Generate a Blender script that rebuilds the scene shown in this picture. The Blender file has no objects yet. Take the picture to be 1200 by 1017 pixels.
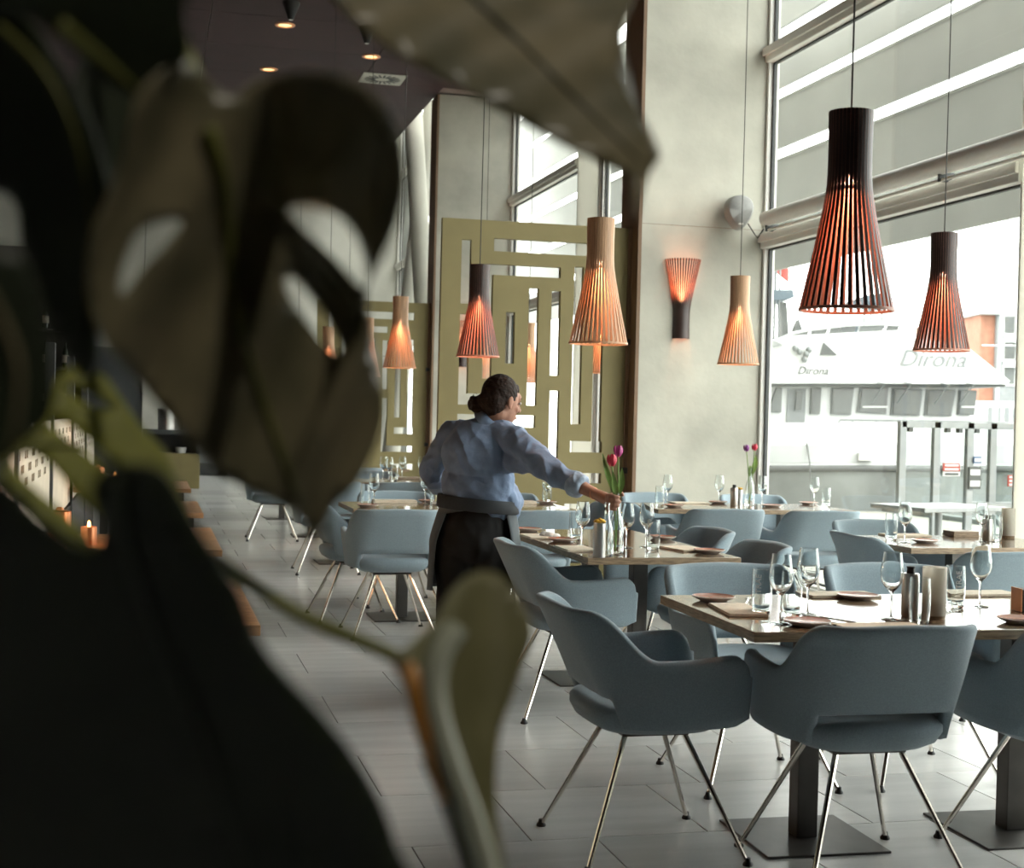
import bpy, bmesh, math, random
from math import sin, cos, pi, atan, radians, sqrt
from mathutils import Vector, Matrix, Euler, noise
from mathutils.geometry import delaunay_2d_cdt
random.seed(7)
S = bpy.context.scene
COL = S.collection

# ------------------------------------------------------------------ camera
F_PX, HC = 1667.0, 1.36
TH, PH, RO = atan(425 / 1667.0), 20 / 1667.0, 0.024
FW = Vector((sin(TH) * cos(PH), cos(TH) * cos(PH), -sin(PH)))
_r0 = Vector((cos(TH), -sin(TH), 0)); _u0 = _r0.cross(FW)
RT = cos(RO) * _r0 + sin(RO) * _u0
UP = cos(RO) * _u0 - sin(RO) * _r0
CAM = Vector((0, 0, HC))
cam_d = bpy.data.cameras.new('camera')
cam_d.sensor_width = 36.0
cam_d.lens = 36.0 * F_PX / 1200.0
cam_d.clip_start = 0.02
cam_d.clip_end = 400
cam_d.dof.use_dof = True
cam_d.dof.focus_distance = 6.0
cam_d.dof.aperture_fstop = 5.0
cam_o = bpy.data.objects.new('camera', cam_d)
COL.objects.link(cam_o)
_m = Matrix((RT, UP, -FW)).transposed()
cam_o.matrix_world = Matrix.Translation(CAM) @ _m.to_4x4()
S.camera = cam_o


def at(u, v, X=None, Y=None, z=None, d=None):
    """point of the real world seen at pixel (u, v) on a given plane"""
    q = FW + RT * ((u - 600) / F_PX) + UP * ((508.5 - v) / F_PX)
    if X is not None: k = X / q.x
    elif Y is not None: k = Y / q.y
    elif z is not None: k = (z - HC) / q.z
    else: k = d
    return CAM + q * k


# ------------------------------------------------------------------ light, exposure
S.view_settings.view_transform = 'Standard'
S.view_settings.look = 'None'
S.view_settings.gamma = 1.0
S.view_settings.use_curve_mapping = False
S.view_settings.exposure = 0.0
W = bpy.data.worlds.new('overcast_sky')
S.world = W
W.use_nodes = True
bg = W.node_tree.nodes['Background']
bg.inputs['Color'].default_value = (1.0, 0.995, 0.955, 1)
bg.inputs['Strength'].default_value = 7.6


# ------------------------------------------------------------------ materials
def nt(name):
    m = bpy.data.materials.new(name)
    m.use_nodes = True
    t = m.node_tree
    return m, t, t.nodes['Principled BSDF']


def M(name, col, rough=0.5, metal=0.0, spec=0.5, coat=0.0, vary=0.0, scale=8.0, bump=0.0, bscale=None,
      stretch=None, emit=None, estr=0.0, trans=0.0, alpha=1.0, col2=None, randobj=0.0, sheen=0.0, detail=6.0, sss=0.0):
    m, t, b = nt(name)
    N, L = t.nodes, t.links
    b.inputs['Base Color'].default_value = (*col, 1)
    b.inputs['Roughness'].default_value = rough
    b.inputs['Metallic'].default_value = metal
    b.inputs['Specular IOR Level'].default_value = spec
    b.inputs['Coat Weight'].default_value = coat
    b.inputs['Coat Roughness'].default_value = 0.08
    b.inputs['Transmission Weight'].default_value = trans
    b.inputs['Alpha'].default_value = alpha
    if sheen:
        b.inputs['Sheen Weight'].default_value = sheen
        b.inputs['Sheen Roughness'].default_value = 0.5
    if emit:
        b.inputs['Emission Color'].default_value = (*emit, 1)
        b.inputs['Emission Strength'].default_value = estr
    if vary or bump:
        tc = N.new('ShaderNodeTexCoord')
        mp = N.new('ShaderNodeMapping')
        L.new(tc.outputs['Object'], mp.inputs['Vector'])
        if stretch: mp.inputs['Scale'].default_value = stretch
        src = mp.outputs['Vector']
        if randobj:
            oi = N.new('ShaderNodeObjectInfo')
            ad = N.new('ShaderNodeVectorMath'); ad.operation = 'MULTIPLY_ADD'
            L.new(oi.outputs['Random'], ad.inputs[0]); ad.inputs[1].default_value = (17, 31, 7)
            L.new(src, ad.inputs[2]); src = ad.outputs[0]
        nz = N.new('ShaderNodeTexNoise')
        nz.inputs['Scale'].default_value = scale
        nz.inputs['Detail'].default_value = detail
        L.new(src, nz.inputs['Vector'])
        if vary:
            rp = N.new('ShaderNodeValToRGB')
            c2 = col2 if col2 else tuple(max(0, c * (1 - vary)) for c in col)
            c1 = col if col2 else tuple(min(1, c * (1 + vary)) for c in col)
            rp.color_ramp.elements[0].position = 0.32
            rp.color_ramp.elements[1].position = 0.68
            rp.color_ramp.elements[0].color = (*c2, 1)
            rp.color_ramp.elements[1].color = (*c1, 1)
            L.new(nz.outputs['Fac'], rp.inputs['Fac'])
            out = rp.outputs['Color']
            if randobj:
                mx = N.new('ShaderNodeMath'); mx.operation = 'MULTIPLY_ADD'
                L.new(oi.outputs['Random'], mx.inputs[0])
                mx.inputs[1].default_value = randobj * 2; mx.inputs[2].default_value = 1 - randobj
                hs = N.new('ShaderNodeHueSaturation')
                L.new(mx.outputs[0], hs.inputs['Value']); L.new(out, hs.inputs['Color'])
                out = hs.outputs['Color']
            L.new(out, b.inputs['Base Color'])
        if bump:
            n2 = nz
            if bscale:
                n2 = N.new('ShaderNodeTexNoise')
                n2.inputs['Scale'].default_value = bscale
                n2.inputs['Detail'].default_value = 3
                L.new(src, n2.inputs['Vector'])
            bp = N.new('ShaderNodeBump')
            bp.inputs['Strength'].default_value = bump
            bp.inputs['Distance'].default_value = 0.01
            L.new(n2.outputs['Fac'], bp.inputs['Height'])
            L.new(bp.outputs['Normal'], b.inputs['Normal'])
    return m


def pane_mat(name, tint, k=0.6, base=0.04, rough=0.0):
    m = bpy.data.materials.new(name)
    m.use_nodes = True
    t = m.node_tree
    N, L = t.nodes, t.links
    N.remove(N['Principled BSDF'])
    out = N['Material Output']
    tr = N.new('ShaderNodeBsdfTransparent'); tr.inputs['Color'].default_value = (*tint, 1)
    gl = N.new('ShaderNodeBsdfGlossy'); gl.inputs['Roughness'].default_value = rough
    lw = N.new('ShaderNodeLayerWeight'); lw.inputs['Blend'].default_value = 0.5
    pw = N.new('ShaderNodeMath'); pw.operation = 'POWER'; pw.inputs[1].default_value = 4.0
    L.new(lw.outputs['Facing'], pw.inputs[0])
    ma = N.new('ShaderNodeMath'); ma.operation = 'MULTIPLY_ADD'
    ma.inputs[1].default_value = k; ma.inputs[2].default_value = base
    L.new(pw.outputs[0], ma.inputs[0])
    mx = N.new('ShaderNodeMixShader')
    L.new(ma.outputs[0], mx.inputs['Fac']); L.new(tr.outputs[0], mx.inputs[1]); L.new(gl.outputs[0], mx.inputs[2])
    L.new(mx.outputs[0], out.inputs['Surface'])
    return m


def glass_mat(name, col, rough=0.0, ior=1.45):
    m = bpy.data.materials.new(name)
    m.use_nodes = True
    t = m.node_tree
    t.nodes.remove(t.nodes['Principled BSDF'])
    g = t.nodes.new('ShaderNodeBsdfGlass')
    g.inputs['Color'].default_value = (*col, 1)
    g.inputs['Roughness'].default_value = rough
    g.inputs['IOR'].default_value = ior
    t.links.new(g.outputs[0], t.nodes['Material Output'].inputs['Surface'])
    return m


def leaf_mat(name, col, col2, rough=0.4, transl=0.3, scale=14, spec=0.5):
    m, t, b = nt(name)
    N, L = t.nodes, t.links
    tc = N.new('ShaderNodeTexCoord')
    nz = N.new('ShaderNodeTexNoise'); nz.inputs['Scale'].default_value = scale; nz.inputs['Detail'].default_value = 4
    L.new(tc.outputs['Object'], nz.inputs['Vector'])
    rp = N.new('ShaderNodeValToRGB')
    rp.color_ramp.elements[0].position = 0.35; rp.color_ramp.elements[1].position = 0.65
    rp.color_ramp.elements[0].color = (*col2, 1); rp.color_ramp.elements[1].color = (*col, 1)
    L.new(nz.outputs['Fac'], rp.inputs['Fac'])
    L.new(rp.outputs['Color'], b.inputs['Base Color'])
    b.inputs['Roughness'].default_value = rough
    b.inputs['Specular IOR Level'].default_value = spec
    tl = N.new('ShaderNodeBsdfTranslucent')
    L.new(rp.outputs['Color'], tl.inputs['Color'])
    mx = N.new('ShaderNodeMixShader'); mx.inputs['Fac'].default_value = transl
    L.new(b.outputs[0], mx.inputs[1]); L.new(tl.outputs[0], mx.inputs[2])
    L.new(mx.outputs[0], N['Material Output'].inputs['Surface'])
    return m


m_conc = M('concrete', (0.47, 0.46, 0.395), 0.85, vary=0.22, scale=1.3, bump=0.25, bscale=14, detail=9)
m_wall = M('plaster', (0.55, 0.54, 0.48), 0.85, vary=0.08, scale=1.2, bump=0.15, bscale=10)
m_dark = M('dark_wall', (0.035, 0.030, 0.026), 0.7, vary=0.2, scale=2)
m_brown = M('brown_paint', (0.215, 0.132, 0.078), 0.6, vary=0.12, scale=2)
m_ceil = M('maroon_panel', (0.042, 0.018, 0.021), 0.75, vary=0.1, scale=3, randobj=0.08)
m_ceilgap = M('ceiling_seam', (0.30, 0.24, 0.22), 0.6, vary=0.1)
m_tile = M('grey_tile', (0.58, 0.58, 0.565), 0.24, vary=0.06, scale=3.0, bump=0.06, bscale=60, stretch=(0.6, 4.0, 1), randobj=0.11)
m_grout = M('grout', (0.06, 0.06, 0.055), 0.9, vary=0.1)
m_alu = M('window_aluminium', (0.80, 0.79, 0.74), 0.45, vary=0.05, scale=3)
m_gasket = M('gasket', (0.05, 0.055, 0.055), 0.6, vary=0.1)
m_pane = pane_mat('window_glass', (0.95, 0.97, 0.96))
m_olive = M('olive_board', (0.255, 0.21, 0.09), 0.65, vary=0.06, scale=4, bump=0.05, bscale=90)
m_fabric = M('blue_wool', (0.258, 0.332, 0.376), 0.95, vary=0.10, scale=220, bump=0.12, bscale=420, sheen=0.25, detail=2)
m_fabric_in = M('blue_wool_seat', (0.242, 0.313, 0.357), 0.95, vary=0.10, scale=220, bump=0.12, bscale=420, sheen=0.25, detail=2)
m_chrome = M('chrome', (0.72, 0.68, 0.62), 0.16, metal=1.0, vary=0.06, scale=5)
m_rubber = M('black_plastic', (0.015, 0.015, 0.015), 0.5, vary=0.1)
m_table = M('lacquered_oak', (0.21, 0.145, 0.09), 0.10, coat=0.4, vary=0.3, scale=5, stretch=(1.2, 14, 1), randobj=0.05)
m_edge = M('oak_edge', (0.30, 0.215, 0.135), 0.45, vary=0.4, scale=9, stretch=(2, 2, 18))
m_steel = M('gunmetal', (0.10, 0.095, 0.09), 0.38, metal=0.7, vary=0.15, scale=8)
m_bright = M('brushed_steel', (0.55, 0.54, 0.52), 0.28, metal=1.0, vary=0.08, scale=30, stretch=(1, 1, 0.1))
m_birch = M('birch_slat', (0.62, 0.38, 0.225), 0.5, vary=0.12, scale=8, stretch=(6, 6, 0.8), randobj=0.05)
m_walnut = M('black_slat', (0.050, 0.030, 0.026), 0.42, vary=0.15, scale=8, stretch=(6, 6, 0.8))
m_redwood = M('reddish_slat_edge', (0.52, 0.24, 0.165), 0.5, vary=0.12, scale=8, stretch=(6, 6, 0.8))
m_cable = M('black_cable', (0.03, 0.028, 0.025), 0.5, vary=0.1)
m_bulb = M('lit_bulb', (1, 0.8, 0.5), 0.3, emit=(1.0, 0.55, 0.22), estr=30)
m_dl = M('lit_downlight', (1, 0.8, 0.5), 0.3, emit=(1.0, 0.66, 0.30), estr=1.6)
m_glass = glass_mat('clear_glass', (0.97, 0.985, 0.985))
m_frost = leaf_mat('frosted_glass', (0.86, 0.84, 0.78), (0.80, 0.78, 0.72), 0.35, 0.6)
m_fpanel = leaf_mat('added_frosted_panel', (0.78, 0.78, 0.72), (0.74, 0.74, 0.68), 0.4, 0.6, scale=1)
m_plate = M('terracotta_glaze', (0.36, 0.135, 0.085), 0.25, vary=0.12, scale=14)
m_rim = M('pale_stoneware', (0.66, 0.58, 0.52), 0.35, vary=0.08, scale=14)
m_napkin = M('beige_linen', (0.74, 0.66, 0.53), 0.9, vary=0.08, scale=60, bump=0.1)
m_white = M('white_linen', (0.75, 0.74, 0.70), 0.9, vary=0.05, scale=40, bump=0.1)
m_cut = M('polished_cutlery', (0.7, 0.69, 0.66), 0.15, metal=1.0, vary=0.05)
m_stemg = M('tulip_green', (0.20, 0.33, 0.08), 0.5, vary=0.2, scale=20)
m_tul_r = M('red_petals', (0.62, 0.035, 0.075), 0.45, vary=0.2, scale=30)
m_tul_p = M('magenta_petals', (0.48, 0.05, 0.24), 0.45, vary=0.2, scale=30)
m_tul_v = M('purple_petals', (0.26, 0.06, 0.28), 0.45, vary=0.2, scale=30)
m_yel = M('yellow_petals', (0.80, 0.46, 0.03), 0.5, vary=0.2, scale=40)
m_ltext = M('white_print', (0.85, 0.86, 0.86), 0.5, vary=0.02)
m_speaker = M('grey_speaker', (0.34, 0.34, 0.325), 0.6, vary=0.06, scale=60)
m_skin = M('skin', (0.42, 0.215, 0.145), 0.5, vary=0.08, scale=14, spec=0.4)
m_hair = M('dark_brown_hair', (0.022, 0.011, 0.007), 0.6, spec=0.25, vary=0.5, scale=24, stretch=(1, 1, 5), bump=0.35, bscale=70)
m_shirt = M('chambray_blue', (0.20, 0.27, 0.40), 0.9, vary=0.12, scale=20, bump=0.18, bscale=90, sheen=0.1)
m_cuff = M('chambray_inside', (0.34, 0.43, 0.55), 0.9, vary=0.1, scale=20, bump=0.1, bscale=90)
m_apron = M('slate_apron', (0.105, 0.122, 0.132), 0.9, vary=0.12, scale=10, bump=0.15, bscale=60)
m_band = M('dark_slate_band', (0.040, 0.045, 0.050), 0.9, vary=0.1, scale=20)
m_black = M('black_trousers', (0.010, 0.010, 0.010), 0.9, vary=0.2, scale=20)
m_lip = M('lips', (0.36, 0.12, 0.10), 0.45, vary=0.05)
m_eye = M('eye', (0.55, 0.52, 0.48), 0.2, vary=0.05)
m_bench = M('bench_oak', (0.50, 0.275, 0.135), 0.45, vary=0.3, scale=4, stretch=(1, 8, 8))
m_lattice = M('cream_lattice', (0.66, 0.58, 0.45), 0.7, vary=0.08, scale=4)
m_copper = M('copper', (0.80, 0.36, 0.18), 0.3, metal=0.9, vary=0.1, scale=6)
m_flame = M('candle_flame', (1, 0.6, 0.2), 0.4, emit=(1.0, 0.45, 0.12), estr=8)
m_bottle = M('dark_bottle', (0.02, 0.03, 0.015), 0.12, coat=0.3, vary=0.4, scale=3, randobj=0.3)
m_blabel = M('bottle_label', (0.45, 0.40, 0.32), 0.7, vary=0.2, scale=10, randobj=0.3)
# exterior
m_gel = M('white_gelcoat', (0.62, 0.635, 0.63), 0.4, vary=0.03, scale=1)
m_stripe = M('hull_grey', (0.36, 0.375, 0.37), 0.45, vary=0.04)
m_bwin = M('boat_window', (0.085, 0.095, 0.093), 0.25, vary=0.3, scale=1.2)
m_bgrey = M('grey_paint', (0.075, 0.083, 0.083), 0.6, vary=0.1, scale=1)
m_strake = M('rub_rail', (0.085, 0.09, 0.09), 0.6, vary=0.1)
m_cover = M('blue_cover', (0.10, 0.135, 0.165), 0.8, vary=0.15, scale=2)
m_rail = M('boat_rail', (0.18, 0.195, 0.195), 0.3, metal=0.4, vary=0.05)
m_wall_out = M('quay_wall', (0.20, 0.215, 0.21), 0.8, vary=0.25, scale=1.5)
m_louver = M('louver_grey', (0.50, 0.515, 0.50), 0.6, vary=0.06, scale=1)
m_deck = M('pale_deck', (0.36, 0.345, 0.30), 0.7, vary=0.25, scale=3, stretch=(7, 0.3, 1))
m_water = M('harbour_water', (0.10, 0.13, 0.13), 0.12, vary=0.2, scale=2, bump=0.3)
m_brick = M('orange_brick', (0.36, 0.17, 0.115), 0.85, vary=0.15, scale=3)
m_farwall = M('hazy_grey', (0.24, 0.255, 0.26), 0.8, vary=0.06)
m_red = M('sign_red', (0.36, 0.055, 0.045), 0.5, vary=0.05)
m_signw = M('sign_white', (0.60, 0.60, 0.58), 0.5, vary=0.03)
m_blue = M('sticker_blue', (0.06, 0.11, 0.22), 0.5, vary=0.05)
m_outalu = M('outdoor_aluminium', (0.24, 0.255, 0.255), 0.45, metal=0.3, vary=0.06)
m_pane_out = pane_mat('outdoor_glass', (0.86, 0.89, 0.88))
# plant
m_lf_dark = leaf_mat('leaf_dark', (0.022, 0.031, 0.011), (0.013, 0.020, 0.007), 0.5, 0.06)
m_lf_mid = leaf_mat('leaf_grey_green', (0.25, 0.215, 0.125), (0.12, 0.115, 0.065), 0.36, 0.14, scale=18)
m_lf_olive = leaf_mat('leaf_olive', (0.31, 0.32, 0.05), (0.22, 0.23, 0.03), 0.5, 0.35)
m_lf_young = leaf_mat('leaf_young', (0.23, 0.22, 0.11), (0.15, 0.145, 0.065), 0.42, 0.25)
m_rib = leaf_mat('leaf_rib', (0.20, 0.205, 0.045), (0.13, 0.14, 0.03), 0.5, 0.1)
m_fold_lit = leaf_mat('leaf_fold_lit', (0.55, 0.58, 0.46), (0.46, 0.49, 0.38), 0.4, 0.1)
m_rib_or = leaf_mat('leaf_rib_orange', (0.55, 0.25, 0.05), (0.42, 0.19, 0.035), 0.5, 0.1)
m_pot = M('clay_pot', (0.28, 0.26, 0.24), 0.8, vary=0.1, scale=6)
m_soil = M('soil', (0.03, 0.022, 0.015), 0.95, vary=0.4, scale=40, bump=0.4)


# ------------------------------------------------------------------ mesh helpers
class MB:
    def __init__(self):
        self.v, self.f, self.m = [], [], []

    def add(self, vs, fs, mi=0):
        o = len(self.v)
        self.v += [tuple(p) for p in vs]
        self.f += [tuple(i + o for i in f) for f in fs]
        self.m += [mi] * len(fs)
        return self

    def box(self, x0, x1, y0, y1, z0, z1, mi=0, mx=None):
        vs = [(x0, y0, z0), (x1, y0, z0), (x1, y1, z0), (x0, y1, z0), (x0, y0, z1), (x1, y0, z1), (x1, y1, z1), (x0, y1, z1)]
        if mx: vs = [mx @ Vector(p) for p in vs]
        return self.add(vs, [(3, 2, 1, 0), (4, 5, 6, 7), (0, 1, 5, 4), (1, 2, 6, 5), (2, 3, 7, 6), (3, 0, 4, 7)], mi)

    def bbox(self, x0, x1, y0, y1, z0, z1, b=0.004, mi=0, mx=None):
        """box with chamfered edges"""
        bm = bmesh.new()
        bmesh.ops.create_cube(bm, size=1.0)
        for p in bm.verts:
            p.co = Vector((x0 + (p.co.x + .5) * (x1 - x0), y0 + (p.co.y + .5) * (y1 - y0), z0 + (p.co.z + .5) * (z1 - z0)))
        bmesh.ops.bevel(bm, geom=bm.edges[:], offset=b, segments=2, profile=0.5, affect='EDGES')
        bm.verts.index_update()
        self.add([(mx @ p.co) if mx else p.co.copy() for p in bm.verts], [[q.index for q in f.verts] for f in bm.faces], mi)
        bm.free()
        return self

    def tube(self, pts, rad, n=8, mi=0, caps=True):
        pts = [Vector(p) for p in pts]
        k = len(pts)
        rs = rad if isinstance(rad, (list, tuple)) else [rad] * k
        rings = []
        prev = None
        for i, p in enumerate(pts):
            t = (pts[min(i + 1, k - 1)] - pts[max(i - 1, 0)]).normalized()
            if prev is None:
                a = Vector((0, 0, 1)) if abs(t.z) < 0.9 else Vector((1, 0, 0))
                a = (a - t * a.dot(t)).normalized()
            else:
                a = (prev - t * prev.dot(t)).normalized()
            prev = a
            b = t.cross(a)
            rings.append([p + (a * cos(2 * pi * j / n) + b * sin(2 * pi * j / n)) * rs[i] for j in range(n)])
        vs = [q for r in rings for q in r]
        fs = [(i * n + j, i * n + (j + 1) % n, (i + 1) * n + (j + 1) % n, (i + 1) * n + j) for i in range(k - 1) for j in range(n)]
        if caps:
            fs += [tuple(range(n))[::-1], tuple((k - 1) * n + j for j in range(n))]
        return self.add(vs, fs, mi)

    def lathe(self, prof, n=24, mi=0, c=(0, 0, 0), closed=False):
        vs = []
        for r, z in prof:
            for j in range(n):
                vs.append((c[0] + r * cos(2 * pi * j / n), c[1] + r * sin(2 * pi * j / n), c[2] + z))
        k = len(prof)
        fs = []
        for i in range(k - 1 + (1 if closed else 0)):
            i2 = (i + 1) % k
            for j in range(n):
                fs.append((i * n + j, i * n + (j + 1) % n, i2 * n + (j + 1) % n, i2 * n + j))
        return self.add(vs, fs, mi)

    def ball(self, c, r, n=10, k=7, mi=0, mx=None):
        rr = r if isinstance(r, (tuple, list)) else (r, r, r)
        vs, fs = [], []
        for i in range(k + 1):
            a = -pi / 2 + pi * i / k
            for j in range(n):
                p = Vector((rr[0] * cos(a) * cos(2 * pi * j / n), rr[1] * cos(a) * sin(2 * pi * j / n), rr[2] * sin(a)))
                if mx: p = mx @ p
                vs.append(p + Vector(c))
        for i in range(k):
            for j in range(n):
                fs.append((i * n + j, i * n + (j + 1) % n, (i + 1) * n + (j + 1) % n, (i + 1) * n + j))
        return self.add(vs, fs, mi)

    def build(self, name, mats, parent=None, loc=None, smooth=False, weld=True):
        me = bpy.data.meshes.new(name)
        me.from_pydata(self.v, [], self.f)
        mats = mats if isinstance(mats, (list, tuple)) else [mats]
        for m in mats: me.materials.append(m)
        me.polygons.foreach_set('material_index', self.m)
        if weld:
            bm = bmesh.new(); bm.from_mesh(me)
            bmesh.ops.remove_doubles(bm, verts=bm.verts[:], dist=1e-5)
            bmesh.ops.recalc_face_normals(bm, faces=bm.faces[:])
            bm.to_mesh(me); bm.free()
        if smooth is True:
            me.shade_smooth()
        elif smooth:
            me.shade_smooth()
            me.set_sharp_from_angle(angle=radians(smooth))
        o = bpy.data.objects.new(name, me)
        COL.objects.link(o)
        if parent: o.parent = parent
        if loc is not None: o.location = loc
        return o


def link_mesh(name, me, parent=None, loc=(0, 0, 0), rz=0.0):
    o = bpy.data.objects.new(name, me)
    COL.objects.link(o)
    if parent: o.parent = parent
    o.location = loc
    o.rotation_euler.z = rz
    return o


def tag(o, label, cat, group=None):
    o['label'] = label; o['category'] = cat
    if group: o['group'] = group
    return o


def thing(name, label, cat, loc=(0, 0, 0), rz=0.0, group=None):
    o = bpy.data.objects.new(name, None)
    o.empty_display_size = 0.1
    COL.objects.link(o)
    o.location = loc
    o.rotation_euler = (0, 0, rz)
    return tag(o, label, cat, group)


def struct(o):
    o['kind'] = 'structure'
    return o


def dup(root, loc, rz=0.0, label=None, group=None, scale=None):
    r = root.copy(); COL.objects.link(r)
    r.location = loc; r.rotation_euler = (0, 0, rz)
    if scale: r.scale = scale
    if label: r['label'] = label
    if group: r['group'] = group
    for ch in list(root.children):
        c = ch.copy(); COL.objects.link(c); c.parent = r
        for g in list(ch.children):
            d = g.copy(); COL.objects.link(d); d.parent = c
    return r


def text_mesh(txt, size, shear=0.0, extrude=0.002):
    cu = bpy.data.curves.new('txt', 'FONT')
    cu.body = txt; cu.size = size; cu.shear = shear; cu.extrude = extrude
    cu.align_x = 'CENTER'; cu.align_y = 'CENTER'
    cu.resolution_u = 4
    o = bpy.data.objects.new('txt', cu); COL.objects.link(o)
    dg = bpy.context.evaluated_depsgraph_get()
    me = bpy.data.meshes.new_from_object(o.evaluated_get(dg))
    bpy.data.objects.remove(o)
    return me


def cutout_board(mb, x0, x1, z0, z1, y0, y1, slits, mi=0):
    """a board in the xz plane with rectangular openings cut right through it"""
    xs = sorted(set([x0, x1] + [s[i] for s in slits for i in (0, 2)]))
    zs = sorted(set([z0, z1] + [s[i] for s in slits for i in (1, 3)]))
    xs = [x for x in xs if x0 <= x <= x1]; zs = [z for z in zs if z0 <= z <= z1]
    nx, nz = len(xs) - 1, len(zs) - 1
    def solid(i, k):
        if i < 0 or k < 0 or i >= nx or k >= nz: return False
        cx, cz = (xs[i] + xs[i + 1]) / 2, (zs[k] + zs[k + 1]) / 2
        return not any(s[0] < cx < s[2] and s[1] < cz < s[3] for s in slits)
    for i in range(nx):
        for k in range(nz):
            if not solid(i, k): continue
            a, b, c, d = xs[i], xs[i + 1], zs[k], zs[k + 1]
            mb.add([(a, y0, c), (b, y0, c), (b, y0, d), (a, y0, d)], [(0, 1, 2, 3)], mi)
            mb.add([(a, y1, c), (b, y1, c), (b, y1, d), (a, y1, d)], [(3, 2, 1, 0)], mi)
            if not solid(i - 1, k): mb.add([(a, y0, c), (a, y0, d), (a, y1, d), (a, y1, c)], [(0, 1, 2, 3)], mi)
            if not solid(i + 1, k): mb.add([(b, y0, c), (b, y1, c), (b, y1, d), (b, y0, d)], [(0, 1, 2, 3)], mi)
            if not solid(i, k - 1): mb.add([(a, y0, c), (a, y1, c), (b, y1, c), (b, y0, c)], [(0, 1, 2, 3)], mi)
            if not solid(i, k + 1): mb.add([(a, y0, d), (b, y0, d), (b, y1, d), (a, y1, d)], [(0, 1, 2, 3)], mi)


def lerp(a, b, t): return a + (b - a) * t
def sstep(a, b, x):
    t = max(0.0, min(1.0, (x - a) / (b - a))); return t * t * (3 - 2 * t)


def catmull(pts, n=6, closed=False):
    P = [Vector(p) for p in pts]; k = len(P); out = []
    rng = range(k if closed else k - 1)
    for i in rng:
        p0 = P[(i - 1) % k] if closed or i > 0 else P[0]
        p1, p2 = P[i], P[(i + 1) % k]
        p3 = P[(i + 2) % k] if closed or i + 2 < k else P[-1]
        for j in range(n):
            t = j / n
            out.append(0.5 * ((2 * p1) + (p2 - p0) * t + (2 * p0 - 5 * p1 + 4 * p2 - p3) * t * t + (3 * p1 - p0 - 3 * p2 + p3) * t ** 3))
    if not closed: out.append(P[-1])
    return out


# ------------------------------------------------------------------ the room
XW, FINX, FIN1, FIN2, CEIL = 5.12, 3.966, 11.4, 20.4, 6.03
YB, YE, XL = -3.2, 30.4, -6.0
fl = struct(MB().box(XL, XW + .25, YB, YE, -0.2, -0.008).build('floor', m_grout))
TP = 0.606
tile_me = MB().bbox(-TP / 2 + .002, TP / 2 - .002, -TP / 2 + .002, TP / 2 - .002, -0.02, 0.0, b=0.0015).build('tile', m_tile)
tile_me.parent = fl
tdata = tile_me.data
cells = []
for r in range(-14, 42):
    yy = 5.0 + (r + .5) * TP
    for c in range(-12, 9):
        xx = 0.827 + (c + .5) * TP + (0.39 if r % 2 else 0.0)
        if not (XL + .3 < xx < XW - .25 and YB + .3 < yy < YE - .3): continue
        vis = yy > 3.2 and xx > -0.3 and xx / yy < 0.62
        cells.append((0 if vis else 1, yy, xx))
cells.sort()
first = True
for i, (vz, yy, xx) in enumerate(cells[:300]):
    if first: tile_me.location = (xx, yy, 0); first = False
    else: link_mesh('tile', tdata, fl, (xx, yy, 0))
rest = MB()
for vz, yy, xx in cells[300:]:
    h = TP / 2 - .002
    rest.box(xx - h, xx + h, yy - h, yy + h, -0.02, 0.0)
ro_ = rest.build('tile', m_tile, fl, weld=False); ro_['kind'] = 'stuff'

# ceiling with individual panels
ce = struct(MB().box(XL, XW + .25, YB, FIN2 + .45, CEIL + .03, CEIL + .25).box(XL, FINX, FIN2 + .45, YE, CEIL + .03, CEIL + .25).build('ceiling', m_ceilgap))
struct(MB().box(FINX - .2, XW + .3, FIN2 + .45, YE, 9.0, 9.2).box(FINX - .15, FINX, FIN2 + .45, YE, CEIL + .25, 9.0).build('ceiling', m_wall))
PW, PL = 2.2, 1.45
pan = None
for r in range(0, 24):
    for c in range(0, 6):
        x0 = -6.0 + c * PW; y0 = -3.2 + r * PL
        x1 = min(x0 + PW, XW + .2 if y0 + PL < FIN2 + .4 else FINX); y1 = min(y0 + PL, YE)
        if x1 - x0 < .2 or y1 - y0 < .2: continue
        MB().box(x0 + .006, x1 - .006, y0 + .006, y1 - .006, CEIL, CEIL + .035).build('panel', m_ceil, ce)

struct(MB().box(XL - .2, XL, YB, YE, -.2, CEIL + .2).build('wall_left', m_dark))
struct(MB().box(XL - .2, XW + .3, YB - .2, YB, -.2, CEIL + .2).build('wall_back', m_dark))
# far end wall of light plaster panels
fw_ = struct(MB().box(XL, XW + .3, YE + .04, YE + .25, -.2, 9.2).build('wall_front', m_gasket))
for i in range(9):
    x0 = -4.4 + i * 1.06
    for (z0, z1) in ((0, 2.6), (2.6, 9.0)):
        if i in (3,) and z0 == 0: continue
        MB().bbox(x0 + .006, x0 + 1.054, YE, YE + .06, z0 + .006, z1 - .006, b=.004).build('panel', m_wall, fw_)

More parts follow.
